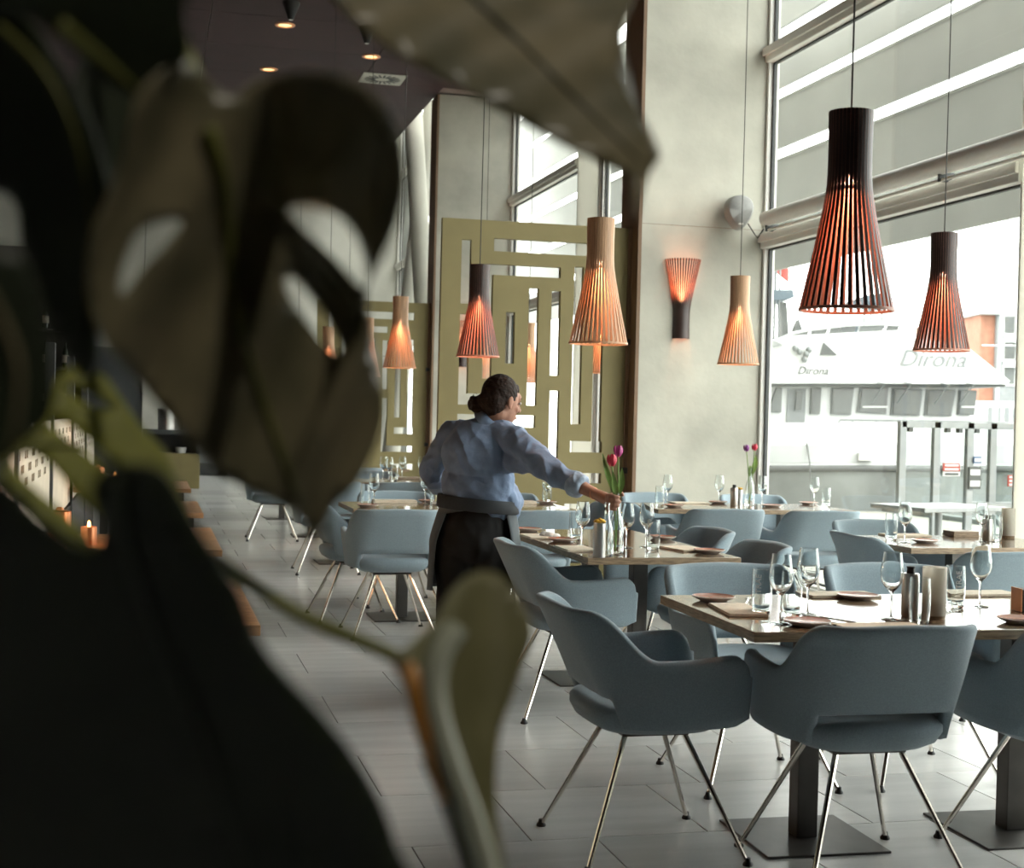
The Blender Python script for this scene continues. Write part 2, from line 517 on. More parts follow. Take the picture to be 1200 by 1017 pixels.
# concrete fins and piers on the window side, each with a brown painted end
for k, y in enumerate((2.3, FIN1, FIN2)):
    f = struct(MB().box(FINX + .03, XW + .02, y, y + .46, 0, CEIL).build('wall_right', m_conc))
    MB().box(FINX, FINX + .031, y - .0, y + .46, 0, CEIL).build('end_cladding', m_brown, f)
    MB().box(FINX + .03, XW, y - .001, y + .004, 3.02, 3.023).build('formwork_seam', m_brown, f)
for y0, y1 in ((6.7, 7.61), (16.05, 16.95), (25.4, 26.3)):
    zt = 9.0 if y0 > 20 else CEIL
    pr_ = struct(MB().bbox(XW - .04, XW + .02, y0, y0 + .05, 0, zt, b=.006).build('wall_right', m_alu))
    MB().bbox(XW - .03, XW - .01, y0 + .05, y1, 0, zt, b=.003).build('added_frosted_panel', m_fpanel, pr_)  # translucent pane put in so daylight brightens the pier
struct(MB().box(XW, XW + .25, YB, 2.3, -.2, CEIL + .2).build('wall_right', m_wall))


def window(n, y0, y1, ztop, hi=False):
    zs = [0.0, 2.86, 4.46, ztop] if not hi else [0.0, 2.86, 4.46, 6.4, ztop]
    mb = MB()
    w = .035 if n == 1 else .07
    mb.bbox(XW - .02, XW + .08, y0, y0 + w, 0, ztop, b=.006).bbox(XW - .02, XW + .08, y1 - w, y1, 0, ztop, b=.006)
    fr = struct(mb.build('window_%d' % n, m_alu))
    for i, z in enumerate(zs):
        a, b = (z, z + .14) if 0 < i < len(zs) - 1 else ((z, z + .09) if i == 0 else (z - .1, z))
        MB().bbox(XW - .05, XW + .08, y0 + .01, y1 - .01, a, b, b=.008).bbox(XW - .075, XW - .05, y0 + .01, y1 - .01, a + .05, b - .02, b=.006).build('transom', m_alu, fr)
    for i in range(len(zs) - 1):
        z0 = zs[i] + (.09 if i == 0 else .14); z1 = zs[i + 1]
        MB().box(XW + .03, XW + .036, y0 + w, y1 - w, z0, z1).build('pane', m_pane, fr)
        g = MB()
        for (a, b) in ((y0 + w, y0 + w + .025), (y1 - w - .025, y1 - w)): g.box(XW + .02, XW + .05, a, b, z0, z1)
        g.box(XW + .02, XW + .05, y0 + w, y1 - w, z0, z0 + .015).box(XW + .02, XW + .05, y0 + w, y1 - w, z1 - .015, z1)
        g.build('gasket', m_gasket, fr)
    return fr


window(1, 7.61, FIN1, CEIL)
window(2, 2.76, 6.7, CEIL)
window(3, FIN1 + .46, 16.05, CEIL)
window(4, 16.95, FIN2, CEIL)
window(5, FIN2 + .46, 25.4, 9.0, True)
window(6, 26.3, YE, 9.0, True)

# roller blind tubes along the lower transom
for y0, y1, lab in ((6.9, 11.12, 'pale rolled-up blind tube above the window transom by the largest pendant'),):
    bl = thing('roller_blind', lab, 'blind', (XW - .12, (y0 + y1) / 2, 3.08))
    h = (y1 - y0) / 2
    MB().tube([(0, -h, 0), (0, h, 0)], .065, 16).build('tube', m_alu, bl, smooth=40)
    MB().tube([(0, -h, -.10), (0, h, -.10)], .012, 8).build('bottom_rail', m_alu, bl, smooth=40)
    for q in (-.95, -.3, .35, .98):
        MB().box(-.02, .09, q * h - .012, q * h + .012, -.11, -.05).tube([(-.01, q * h, .0), (-.02, q * h, -.07), (.05, q * h, -.10)], .008, 6).build('bracket', m_gasket, bl)

# round diagonal braces inside the far bay
for a, b, lab in (((482, 95), (499, 400), 'pale round brace leaning right behind the far fin'),
                  ((508, 120), (474, 400), 'pale round brace leaning left behind the far fin')):
    pa, pb = at(*a, Y=23.2 if a[0] == 482 else 24.4), at(*b, Y=23.2 if a[0] == 482 else 24.4)
    ex = (pb - pa).normalized()
    tag(MB().tube([pa, pa + ex * .5, pb, pb + ex * ((pb.z - 0) / max(.1, -ex.z))], .16, 16).build('brace', m_wall, smooth=40), lab, 'brace')

# ceiling fittings
def downlight(u, v, lab):
    p = at(u, v, z=CEIL)
    t = thing('downlight', lab, 'light', (p.x, p.y, CEIL))
    MB().lathe([(.085, -.012), (.12, -.012), (.125, 0.0), (.085, 0.0)], 20, closed=True).build('ring', m_copper, t, smooth=40)
    MB().lathe([(.0005, -.004), (.085, -.004), (.085, 0.0), (.0005, 0)], 20).build('lens', m_dl, t)
downlight(334, 29, 'round lit downlight nearest the top of the dark ceiling')
downlight(435, 66, 'round lit downlight in front of the ceiling vent')
downlight(315, 81, 'round lit downlight left of the others, just above the dark leaf')
for u, v, lab in ((430, 46, 'small black ceiling spotlight before the right-hand downlight'), (341, 18, 'small black ceiling spotlight at the top of the photo')):
    p = at(u, v, z=CEIL - .15)
    t = thing('ceiling_spotlight', lab, 'light', (p.x, p.y, CEIL))
    MB().lathe([(.001, -.2), (.03, -.2), (.10, -.02), (.10, 0), (.001, 0)], 16).build('housing', m_rubber, t, smooth=40)
    MB().lathe([(.0005, -.204), (.026, -.204), (.026, -.198)], 12).build('lens', m_alu, t)
# added spotlight, unseen behind the camera, put in to light the plant
t = thing('ceiling_spotlight', 'added black ceiling spotlight, unseen behind the camera, to light the big plant', 'light', (1.5, -1.6, CEIL))
ex = (Vector((-.08, .72, 1.52)) - Vector((1.5, -1.6, CEIL - .22))).normalized()
MB().tube([(0, 0, 0), (0, 0, -.2)], .012, 8).tube([Vector((0, 0, -.2)) - ex * .09, Vector((0, 0, -.2)) + ex * .09], [.045, .06], 16).build('housing', m_rubber, t, smooth=40)
ld = bpy.data.lights.new('added_spot_light', 'SPOT')
ld.energy = 360; ld.color = (1.0, .93, .80); ld.spot_size = radians(17); ld.spot_blend = .6; ld.shadow_soft_size = .05
lo = bpy.data.objects.new('added_spot_light', ld); COL.objects.link(lo); lo.parent = t
lo.location = Vector((0, 0, -.2)) + ex * .11
lo.rotation_euler = ex.to_track_quat('-Z', 'Y').to_euler()
p = at(448, 92, z=CEIL)
vt = thing('ceiling_vent', 'square white swirl air vent in the dark ceiling', 'vent', (p.x, p.y, CEIL))
MB().bbox(-.3, .3, -.3, .3, -.015, 0, b=.004).build('face_plate', m_wall, vt)
for k in range(20):
    a = 2 * pi * k / 20
    MB().box(.1, .25, -.014, .014, -.019, -.013, mx=Matrix.Rotation(a, 4, 'Z')).build('slot', m_gasket, vt)

# ------------------------------------------------------------------ olive fretwork screens
SC_Y = FIN1 + .2
def slit(u0, v0, u1, v1):
    um, vm = (u0 + u1) / 2, (v0 + v1) / 2
    a, b = at(u0, vm, Y=SC_Y), at(u1, vm, Y=SC_Y)
    c, d = at(um, v1, Y=SC_Y), at(um, v0, Y=SC_Y)
    return (a.x, c.z, b.x, d.z)
SX0, SX1, SZ1 = at(517, 300, Y=SC_Y).x, FINX - .02, 2.995
slits = [slit(*q) for q in ((539.6, 281, 551, 356), (578, 283, 708, 298), (566, 311.5, 656, 324), (565.5, 311.5, 576, 444),
         (591.5, 366, 602, 426), (617.5, 338, 629, 475), (644.5, 341, 655, 440), (670, 313, 681, 497), (642, 458, 653, 566),
         (537, 368, 548, 474), (537, 461, 568, 474), (535, 486, 626, 500), (590, 513, 626, 528), (693.5, 340, 704.5, 530),
         (667, 517, 704, 530), (642, 554, 703, 566), (531, 514, 542, 585), (531, 573, 600, 585), (563, 540, 574, 610), (660, 590, 704, 602))]
def screen(y, lab):
    t = thing('fretwork_screen', lab, 'screen', (SX0, y, 0), 0, 'olive fretwork screens')
    mb = MB()
    cutout_board(mb, 0, SX1 - SX0, 0.05, SZ1, -.03, .03, [(a - SX0, b, c - SX0, d) for a, b, c, d in slits])
    mb.build('board', m_olive, t)
    MB().bbox(-.02, SX1 - SX0, -.06, .06, 0, .05, b=.006).build('foot', m_olive, t)
    MB().bbox(SX1 - SX0 - .012, SX1 - SX0 + .03, -.05, .05, .05, SZ1, b=.004).build('wall_post', m_brown, t)
    for z in (2.0, 0.9):
        MB().box(SX1 - SX0 - .03, SX1 - SX0 + .02, -.065, -.03, z, z + .05).build('hinge', m_gasket, t)
screen(SC_Y, 'tall olive screen with cut-out maze pattern behind the woman')
screen(FIN2 + .2, 'smaller-looking olive cut-out screen in the far bay left of the brown post')


# ------------------------------------------------------------------ chairs
def chair_shell():
    half = catmull([(.262, .255, 0), (.288, .15, 0), (.298, .02, 0), (.292, -.10, 0), (.262, -.20, 0), (.19, -.255, 0), (.09, -.268, 0), (0, -.27, 0)], 6)
    L = [0.0]
    for i in range(1, len(half)): L.append(L[-1] + (half[i] - half[i - 1]).length)
    tot = L[-1]
    T = [q / tot for q in L]
    path = [(half[i].x, half[i].y, T[i]) for i in range(len(half))] + [(-half[i].x, half[i].y, T[i]) for i in range(len(half) - 2, -1, -1)]
    n = len(path)
    rings = []
    for i, (x, y, t) in enumerate(path):
        a = path[max(i - 1, 0)]; b = path[min(i + 1, n - 1)]
        tx, ty = b[0] - a[0], b[1] - a[1]
        l = sqrt(tx * tx + ty * ty); nx, ny = -ty / l, tx / l      # outward
        if nx * x + ny * (y + .02) < 0 and abs(x) > .05: nx, ny = -nx, -ny
        if abs(x) <= .05: nx, ny = (nx, ny) if ny < 0 else (-nx, -ny)
        top = .650 - .012 * sstep(.05, .36, t) + (.150) * sstep(.42, .70, t) + .006 * sstep(.7, 1, t)
        s0 = T_len = t * tot
        if s0 < .07:
            q = 1 - s0 / .07
            top -= .07 * (1 - sqrt(max(0, 1 - q * q)))
        bot = .425 + .090 * sstep(.575, .655, t)
        if s0 < .05: bot += .02 * (1 - s0 / .05)
        back = sstep(.40, .85, t)
        th = .038 * (.55 + .45 * min(1, s0 / .03))
        prof = []
        K = 8
        def P(z, off):
            k = 1 - .10 * sstep(0, 1, (.66 - z) / .26) * (1 - back)
            fl = (z - .65) * .50 * back
            return Vector((x * k + nx * (off + fl * .75), y * (1 if y > 0 else k) + ny * (off + fl), z))
        for j in range(K + 1):
            prof.append(P(lerp(bot, top - .014, j / K), 0))
        prof.append(P(top - .004, -.006)); prof.append(P(top, -th * .5)); prof.append(P(top - .004, -th + .006))
        for j in range(K + 1):
            prof.append(P(lerp(top - .014, bot, j / K), -th))
        prof.append(P(bot - .006, -th * .5))
        rings.append(prof)
    m = len(rings[0])
    mb = MB()
    vs = [p for r in rings for p in r]
    fs = [(i * m + j, i * m + (j + 1) % m, (i + 1) * m + (j + 1) % m, (i + 1) * m + j) for i in range(n - 1) for j in range(m)]
    # rounded arm ends
    for ri, sgn in ((0, 1), (n - 1, -1)):
        r = rings[ri]
        base = len(vs)
        h = m // 2
        cen = []
        for j in range(h + 1):
            a, b = r[j], r[(m - 2 - j) % m] if j <= h else r[j]
            cen.append((a + b) / 2 + Vector((0, .012, 0)))
        vs += cen[:10]
        nb = 10
        for j in range(nb - 1):
            fs.append((ri * m + j, ri * m + j + 1, base + j + 1, base + j))
            fs.append((ri * m + (m - 2 - j), ri * m + (m - 3 - j), base + j + 1, base + j))
        fs.append((ri * m + 9, ri * m + 10, base + 9)); fs.append((ri * m + 10, ri * m + 11, base + 9))
        fs.append((ri * m + m - 1, ri * m + 0, base)); fs.append((ri * m + m - 1, ri * m + m - 2, base))
    mb.add(vs, fs)
    return mb


def seat_pad():
    mb = MB(); n = 40
    prof = [(.0, .386), (.5, .388), (.78, .396), (.93, .416), (1.0, .446), (1.0, .468), (.95, .482), (.8, .488), (.5, .486), (.0, .482)]
    vs = []
    for r, z in prof:
        for j in range(n):
            a = 2 * pi * j / n
            c, s = cos(a), sin(a)
            x = math.copysign(abs(c) ** .62, c) * .242 * max(r, .002)
            y = math.copysign(abs(s) ** .62, s) * .232 * max(r, .002) + .012
            vs.append((x, y, z))
    k = len(prof)
    fs = [(i * n + j, i * n + (j + 1) % n, (i + 1) * n + (j + 1) % n, (i + 1) * n + j) for i in range(k - 1) for j in range(n)]
    mb.add(vs, fs)
    return mb


def make_chair(loc, rz, label):
    t = thing('shell_armchair', label, 'chair', loc, rz, 'blue shell armchairs in the dining room')
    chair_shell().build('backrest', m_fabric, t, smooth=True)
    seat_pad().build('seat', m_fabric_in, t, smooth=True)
    lm = MB().tube([(.0, .0, 0), (.5, .5, -1)], .0085, 8)
    gl = MB().lathe([(.0005, .022), (.008, .022), (.011, .012), (.017, .004), (.017, 0), (.0005, 0)], 10)
    for sx in (1, -1):
        for sy in (1, -1):
            lo = MB().tube([(sx * .098, sy * .088, .402), (sx * .255, sy * .255, .012)], [.0095, .0075], 8).build('leg', m_chrome, t, smooth=40)
            MB().lathe([(.0005, .024), (.008, .024), (.010, .014), (.016, .006), (.016, 0.0), (.0005, 0)], 10, c=(sx * .258, sy * .258, 0)).build('glide', m_rubber, lo, smooth=40)
    MB().bbox(-.12, .12, -.11, .11, .376, .387, b=.004).build('mounting_plate', m_steel, t)
    return t


FY, FX, FNY, FNX = 0.0, -pi / 2, pi, pi / 2
chairs = [
    (1.55, 4.29, FX, 'grey-blue armchair at the near table\'s left end, side turned to the camera'),
    (2.115, 3.96, FY, 'grey-blue armchair nearest the camera, its back square to us'),
    (2.82, 3.94, FY, 'dark-looking armchair cut by the right edge beside the nearest chair'),
    (2.24, 5.03, FNY, 'blue armchair on the far side of the near table behind the two left wine glasses'),
    (2.92, 5.02, FNY, 'blue armchair on the far side of the near table behind the frosted candle holder'),
    (1.90, 6.34, FX, 'blue armchair on the left of the dark middle table, before the woman'),
    (2.60, 6.27, FNX, 'blue armchair with dark inner back at the near right side of the middle table'),
    (2.66, 7.08, FNX, 'blue armchair with dark inner back at the far right side of the middle table'),
    (3.95, 6.10, FY, 'pale blue armchair in front of the window-side table, cut by the right edge'),
    (4.22, 7.50, FNY, 'blue armchair beyond the window-side table, only its top rim showing'),
    (3.88, 6.82, FX, 'blue armchair tucked under the left end of the window-side table'),
    (3.72, 8.99, FY, 'left one of two pale blue chairs whose backs hide the table by the concrete wall'),
    (4.36, 8.88, FY, 'right one of two pale blue chairs whose backs hide the table by the concrete wall'),
    (3.85, 10.3, FNY, 'blue chair beyond the concrete-wall table under the wall lamp'),
    (4.62, 10.2, FNY, 'blue chair beyond the concrete-wall table behind the tulips, by the window'),
    (3.52, 9.6, FX, 'blue chair tucked under the left end of the table by the concrete wall'),
    (1.46, 8.72, FY, 'light blue chair on the left of the woman, back toward us'),
    (2.34, 8.72, FY, 'light blue chair just right of the woman\'s waist, back toward us'),
    (1.76, 10.12, FNY, 'blue chair beyond the table left of the woman, rim above the beige menu'),
    (2.56, 10.08, FNY, 'blue chair behind the woman\'s shirt tail, only its top rim showing'),
    (1.33, 9.40, FX, 'dark blue chair at the left end of the table left of the woman'),
    (2.83, 9.38, FNX, 'blue chair at the right end of the table behind the woman\'s sleeve'),
    (2.12, 12.1, FY, 'shaded blue chair in front of the second table from the woman, beyond her left elbow'),
    (1.48, 12.15, FY, 'blue chair under the hanging leaf tip, only its thin legs in view'),
    (2.12, 13.7, FNY, 'blue chair beyond the second table on the left, rim between the glasses'),
    (1.28, 15.25, FY, 'distant blue chair whose legs stand left of the hanging leaf tip'),
    (2.15, 15.2, FY, 'distant blue chair by the third table on the left'),
]
ch0 = None
for (x, y, rz, lab) in chairs:
    jit = random.uniform(-.05, .05) if y > 5.5 else random.uniform(-.015, .015)
    if ch0 is None: ch0 = make_chair((x, y, 0), rz, lab)
    else: dup(ch0, (x, y, 0), rz + jit, lab)


# ------------------------------------------------------------------ tables
def table(name, lab, x0, x1, y0, y1, cols, rz=0.0, thick=.031):
    cx, cy = (x0 + x1) / 2, (y0 + y1) / 2
    t = thing('dining_table', lab, 'table', (cx, cy, 0), rz, 'oak dining tables on steel pedestals')
    hx, hy = (x1 - x0) / 2, (y1 - y0) / 2
    mb = MB().bbox(-hx, hx, -hy, hy, .75 - thick, .75, b=.003)
    o = mb.build('tabletop', [m_table, m_edge], t)
    for p in o.data.polygons:
        if abs(p.normal.z) < .5: p.material_index = 1
    for (a, b) in cols:
        a -= cx; b -= cy
        MB().bbox(a - .036, a + .036, b - .036, b + .036, .008, .75 - thick - .006, b=.003).build('column', m_steel, t)
        MB().bbox(a - .21, a + .21, b - .21, b + .21, 0, .008, b=.002).build('base_plate', m_steel, t)
        MB().bbox(a - .18, a + .18, b - .18, b + .18, .75 - thick - .008, .75 - thick, b=.002).build('top_plate', m_steel, t)
    return t
table('t1', 'near oak table in the lower right with glossy top and candle holder', 1.73, 3.30, 3.81, 4.66, ((2.11, 4.27), (2.86, 4.25)), radians(-1.5))
table('t2', 'dark glossy table the woman reaches over, set with bottle vases', 1.875, 2.60, 5.955, 7.49, ((2.25, 6.35), (2.25, 7.1)), 0)
table('t3', 'table by the window at the right edge, its top white with reflections', 3.72, 4.72, 6.42, 7.17, ((4.2, 6.8),), 0)
table('t4', 'oak table in front of the concrete wall with a purple and red tulip', 3.40, 4.90, 9.22, 9.94, ((3.8, 9.58), (4.5, 9.58)), 0)
table('t5', 'table behind the woman, seen on both sides of her', 1.27, 2.79, 9.02, 9.78, ((1.66, 9.4), (2.4, 9.4)), 0)
table('t6', 'second table beyond the woman on the left, crowded with glasses', 1.30, 2.82, 12.55, 13.3, ((1.7, 12.92), (2.4, 12.92)), 0)
table('t8', 'third table on the left, in line under the hanging leaf', 1.30, 2.82, 15.65, 16.4, ((1.75, 15.7), (2.4, 16.0)), 0)
table('t9', 'farthest table on the left, just its pedestal below the leaf', 1.20, 2.72, 18.1, 18.85, ((1.65, 18.2), (2.3, 18.4)), 0)


# ------------------------------------------------------------------ tableware
TABLES = [(1.78, 3.26, 3.87, 4.62), (1.92, 2.56, 6.0, 7.45), (3.77, 4.68, 6.47, 7.13), (3.45, 4.86, 9.27, 9.90), (1.32, 2.75, 9.07, 9.74), (1.35, 2.78, 12.6, 13.26)]


def on_table(p):
    """the nearest spot that is well on a tabletop"""
    best = None
    for (a, b, c, d) in TABLES:
        q = Vector((min(max(p.x, a), b), min(max(p.y, c), d), p.z))
        if best is None or (q - p).length < (best - p).length: best = q
    return best


wine_prof = [(.0005, .003), (.02, .0045), (.0065, .010), (.0042, .02), (.0040, .06), (.0042, .088), (.008, .098), (.022, .112), (.034, .130), (.0395, .150),
             (.0385, .175), (.0335, .205), (.0300, .228), (.0290, .2285), (.0325, .205), (.0375, .175), (.0385, .150), (.033, .1315), (.021, .1140), (.007, .1035), (.0005, .102)]
wine_out = [(.0005, 0), (.034, 0), (.034, .0018), (.0065, .007), (.0042, .016), (.0040, .06), (.0042, .086), (.008, .096), (.022, .110), (.034, .128), (.0395, .148),
            (.0390, .172), (.0345, .202), (.0310, .232), (.0300, .2325), (.0334, .202), (.0378, .172), (.0382, .149), (.0328, .1298), (.021, .1125), (.007, .102), (.0005, .1005)]
tum_out = [(.0005, 0), (.026, 0), (.029, .004), (.0325, .04), (.0335, .075), (.032, .12), (.0305, .142), (.0292, .1425), (.0306, .12), (.032, .075), (.031, .042), (.0275, .012), (.0005, .010)]
bot_out = [(.0005, 0), (.034, 0), (.037, .005), (.038, .05), (.037, .10), (.030, .145), (.018, .185), (.0135, .21), (.0135, .262), (.0155, .264), (.0155, .275), (.0125, .2755), (.0110, .262),
           (.0110, .21), (.0155, .185), (.0275, .144), (.0345, .10), (.0355, .05), (.034, .010), (.0005, .008)]
wine_me = tum_me = bot_me = None


def glassware(kind, u, v, lab, zt=.75, group=None, pos=None, s=1.0):
    p = Vector(pos) if pos is not None else on_table(at(u, v, z=zt))
    nm, prof, cat = {'w': ('wine_glass', wine_out, 'glass'), 't': ('tumbler', tum_out, 'glass'), 'b': ('bottle_vase', bot_out, 'vase')}[kind]
    me = bpy.data.meshes.get(nm)
    if me is None:
        o = MB().lathe(prof, 28).build(nm, m_glass, smooth=50)
    else:
        o = link_mesh(nm, me)
    o.location = (p.x, p.y, zt + .0008)
    if kind == 'w': s *= .915
    o.scale = (s, s, s)
    tag(o, lab, cat, group)
    return o


def tumbler_print(o, ang):
    tm = text_mesh('TRAE', .026, 0.0, .0003)
    vs = [v.co.copy() for v in tm.vertices]
    for i, c in enumerate(vs):
        # lettering runs up the side of the glass
        a = ang - c.y / .0338
        tm.vertices[i].co = Vector((.0338 * cos(a), .0338 * sin(a), .097 + c.x)) + Vector((cos(a), sin(a), 0)) * (c.z + .0004)
    tm.materials.clear(); tm.materials.append(m_ltext)
    l = link_mesh('print', tm, o)
    l['label'] = 'white lettering running up the glass'


plate_me = None
def plate(u, v, lab, pos=None, zt=.75, group=None, s=1.0):
    p = Vector(pos) if pos is not None else on_table(at(u, v, z=zt))
    t = thing('side_plate', lab, 'plate', (p.x, p.y, zt), random.uniform(0, 6), group)
    t.scale = (s, s, 1)
    a, b = bpy.data.meshes.get('dish'), bpy.data.meshes.get('glazed_well')
    if a is None:
        MB().lathe([(.0005, 0), (.042, 0), (.046, .002), (.068, .012), (.0735, .016), (.0735, .0175), (.0715, .018), (.064, .013), (.0005, .0125)], 32).build('dish', m_rim, t, smooth=40)
        MB().lathe([(.0715, .0182), (.066, .0145), (.044, .0098), (.0005, .0092), (.0005, .0136), (.060, .0138)], 32, closed=True).build('glazed_well', m_plate, t, smooth=40)
    else:
        link_mesh('dish', a, t); link_mesh('glazed_well', b, t)
    return t


def mat_(u, v, lab, w=.26, d=.17, rz=0.0, h=.009, zt=.75, pos=None, m=None, name='folded_napkin', cat='napkin', group=None):
    p = Vector(pos) if pos is not None else on_table(at(u, v, z=zt))
    mb = MB().bbox(-w / 2, w / 2, -d / 2, d / 2, 0, h * .48, b=.0018).bbox(-w / 2 + .003, w / 2 - .001, -d / 2 + .002, d / 2 - .002, h * .48, h, b=.0018)
    o = mb.build(name, m or m_napkin, None, (p.x, p.y, zt + .0005))
    o.rotation_euler.z = rz
    return tag(o, lab, cat, group)


def cutlery(kind, u, v, rz, lab, zt=.75, pos=None, dz=0.0, group=None):
    p = Vector(pos) if pos is not None else on_table(at(u, v, z=zt))
    mb = MB()
    if kind == 'fork':
        mb.tube([(-.095, 0, .003), (-.02, 0, .005), (.04, 0, .006)], [.0042, .003, .003], 6)
        mb.bbox(.038, .062, -.011, .011, .004, .0075, b=.001)
        for k in range(4): mb.bbox(.060, .10, -.0105 + k * .0058, -.0070 + k * .0058, .005, .0075, b=.0006)
    else:
        mb.tube([(-.10, 0, .004), (-.01, 0, .004)], [.0055, .0045], 6)
        mb.bbox(-.012, .105, -.008, .008, .002, .0045, b=.0008)
    o = mb.build('table_' + kind, m_cut, None, (p.x, p.y, zt + dz + .001), smooth=40)
    o.rotation_euler.z = rz
    return tag(o, lab, kind, group)


def tulip(mb, base, top, mi_stem, mi_pet, r=.018, nrm=(0, 0, 1)):
    base, top = Vector(base), Vector(top)
    mid = (base + top) / 2 + Vector((.006, 0, 0))
    mb.tube(catmull([base, mid, top], 5), .0032, 7, mi_stem)
    ax = (top - mid).normalized()
    rot = Vector((0, 0, 1)).rotation_difference(ax).to_matrix()
    for k in range(6):
        a = 2 * pi * k / 6 + (.0 if k % 2 else .1)
        rr = r * (1.0 if k % 2 else .86)
        vs = []
        for i in range(6):
            t = i / 5
            w = sin(pi * (t * .86 + .07)) * .75
            rad = rr * sin(pi * (.12 + t * .66)) * 1.05
            for j in range(4):
                b = a + (j / 3 - .5) * w * 1.5
                vs.append(top + rot @ Vector((rad * cos(b), rad * sin(b), t * r * 2.5 - .003)))
        mb.add(vs, [(i * 4 + j, i * 4 + j + 1, i * 4 + 5 + j, i * 4 + 4 + j) for i in range(5) for j in range(3)], mi_pet)


def blade(mb, base, tip, bow, w, mi):
    pts = catmull([Vector(base), (Vector(base) + Vector(tip)) / 2 + Vector(bow), Vector(tip)], 6)
    k = len(pts); vs = []
    for i, p in enumerate(pts):
        q = sin(pi * (i / (k - 1)) ** .7) * w + .0008
        vs += [p - RT * q, p + FW * q * .35, p + RT * q]
    mb.add(vs, [(i * 3 + j, i * 3 + j + 1, i * 3 + 4 + j, i * 3 + 3 + j) for i in range(k - 1) for j in range(2)], mi)


def pepper_mill(u, v, lab, h=.16, zt=.75, top=True):
    p = on_table(at(u, v, z=zt))
    t = thing('steel_shaker', lab, 'shaker', (p.x, p.y, zt + .0005))
    MB().lathe([(.0005, 0), (.026, 0), (.028, .004), (.028, h - .03), (.026, h - .022), (.0005, h - .022)], 24).build('body', m_bright, t, smooth=40)
    MB().lathe([(.0005, h - .023), (.014, h - .023), (.012, h - .010), (.014, h), (.0005, h + .002)], 16).build('stopper', m_rubber, t, smooth=40)


def candle_holder(u, v, lab, zt=.75, h=.165):
    p = on_table(at(u, v, z=zt))
    t = thing('candle_holder', lab, 'candle holder', (p.x, p.y, zt + .0005))
    MB().lathe([(.0005, 0), (.034, 0), (.036, .003), (.036, .05), (.0005, .05)], 24).build('wooden_base', m_edge, t, smooth=40)
    MB().lathe([(.0375, .012), (.0375, h), (.0345, h), (.0345, .051), (.034, .012)], 28, closed=True).build('frosted_shade', m_frost, t, smooth=50)
    MB().lathe([(.0005, .0505), (.018, .0505), (.018, .075), (.0005, .077)], 16).build('tea_light', m_white, t, smooth=40)


G1, G2 = 'wine glasses on the dining tables', 'tumblers on the dining tables'
# near table
plate(836, 704, 'terracotta plate at the far left corner of the near table', group='terracotta side plates')
plate(946, 733, 'terracotta plate on the near edge of the near table, beside the nearest chair', group='terracotta side plates')
plate(1005, 702, 'terracotta plate at the far edge of the near table, behind the reflections', group='terracotta side plates')
plate(1196, 730, 'terracotta plate cut by the right edge of the photo', group='terracotta side plates')
mat_(864, 716, 'beige folded napkin by the left end of the near table', .13, .27, radians(-8), group='beige folded napkins')
mat_(1034, 737, 'beige folded napkin at the near edge, partly behind the nearest chair\'s back', .27, .12, 0, group='beige folded napkins')
mat_(955, 690.5, 'beige folded napkin along the far edge behind the second wine glass', .27, .13, 0, group='beige folded napkins')
mat_(1140, 696, 'beige folded napkin along the far edge right of the lettered tumbler', .30, .13, 0, group='beige folded napkins')
glassware('t', 892, 719, 'leftmost tumbler on the near table, beside the napkin', group=G2)
glassware('w', 914, 731, 'leftmost wine glass on the near table', group=G1)
glassware('t', 927, 722, 'tumbler between the two left wine glasses of the near table', group=G2)
glassware('w', 946, 720, 'second wine glass on the near table, above the terracotta plate', group=G1)
glassware('w', 1044, 726, 'wine glass on the near table just left of the steel shaker', group=G1)
pepper_mill(1066, 722, 'steel shaker with black stopper between wine glass and candle holder')
glassware('t', 1077, 731, 'tumbler in front of the steel shaker on the near table', group=G2)
candle_holder(1094, 725, 'frosted glass candle holder on wooden base on the near table')
o = glassware('t', 1119, 712, 'lettered tumbler right of the frosted candle holder', group=G2)
tumbler_print(o, math.atan2(-o.location.y, -o.location.x) + .35)
o = bpy.data.objects.get('tumbler'); tumbler_print(o, math.atan2(-o.location.y, -o.location.x) - .3)
glassware('w', 1148, 711, 'rightmost wine glass on the near table', group=G1)
p = at(1208, 716, z=.75)
t = thing('card_holder', 'small black box with copper side at the right edge of the near table', 'box', (p.x, p.y, .7505), -.12)
MB().bbox(-.05, .05, -.035, .035, 0, .075, b=.003).build('box', m_rubber, t)
MB().bbox(-.054, -.050, -.036, .036, 0, .078, b=.001).build('side_panel', m_copper, t)
cutlery('fork', 876, 706, radians(62), 'fork beside the far left plate of the near table')
cutlery('fork', 973, 727, radians(118), 'fork leaning from the nearest plate toward the glasses')
cutlery('knife', 984, 736, radians(-45), 'knife right of the nearest terracotta plate')
cutlery('knife', 1074, 733, radians(-52), 'knife beside the near napkin below the steel shaker')
cutlery('knife', 975, 698, radians(-30), 'knife left of the far terracotta plate')
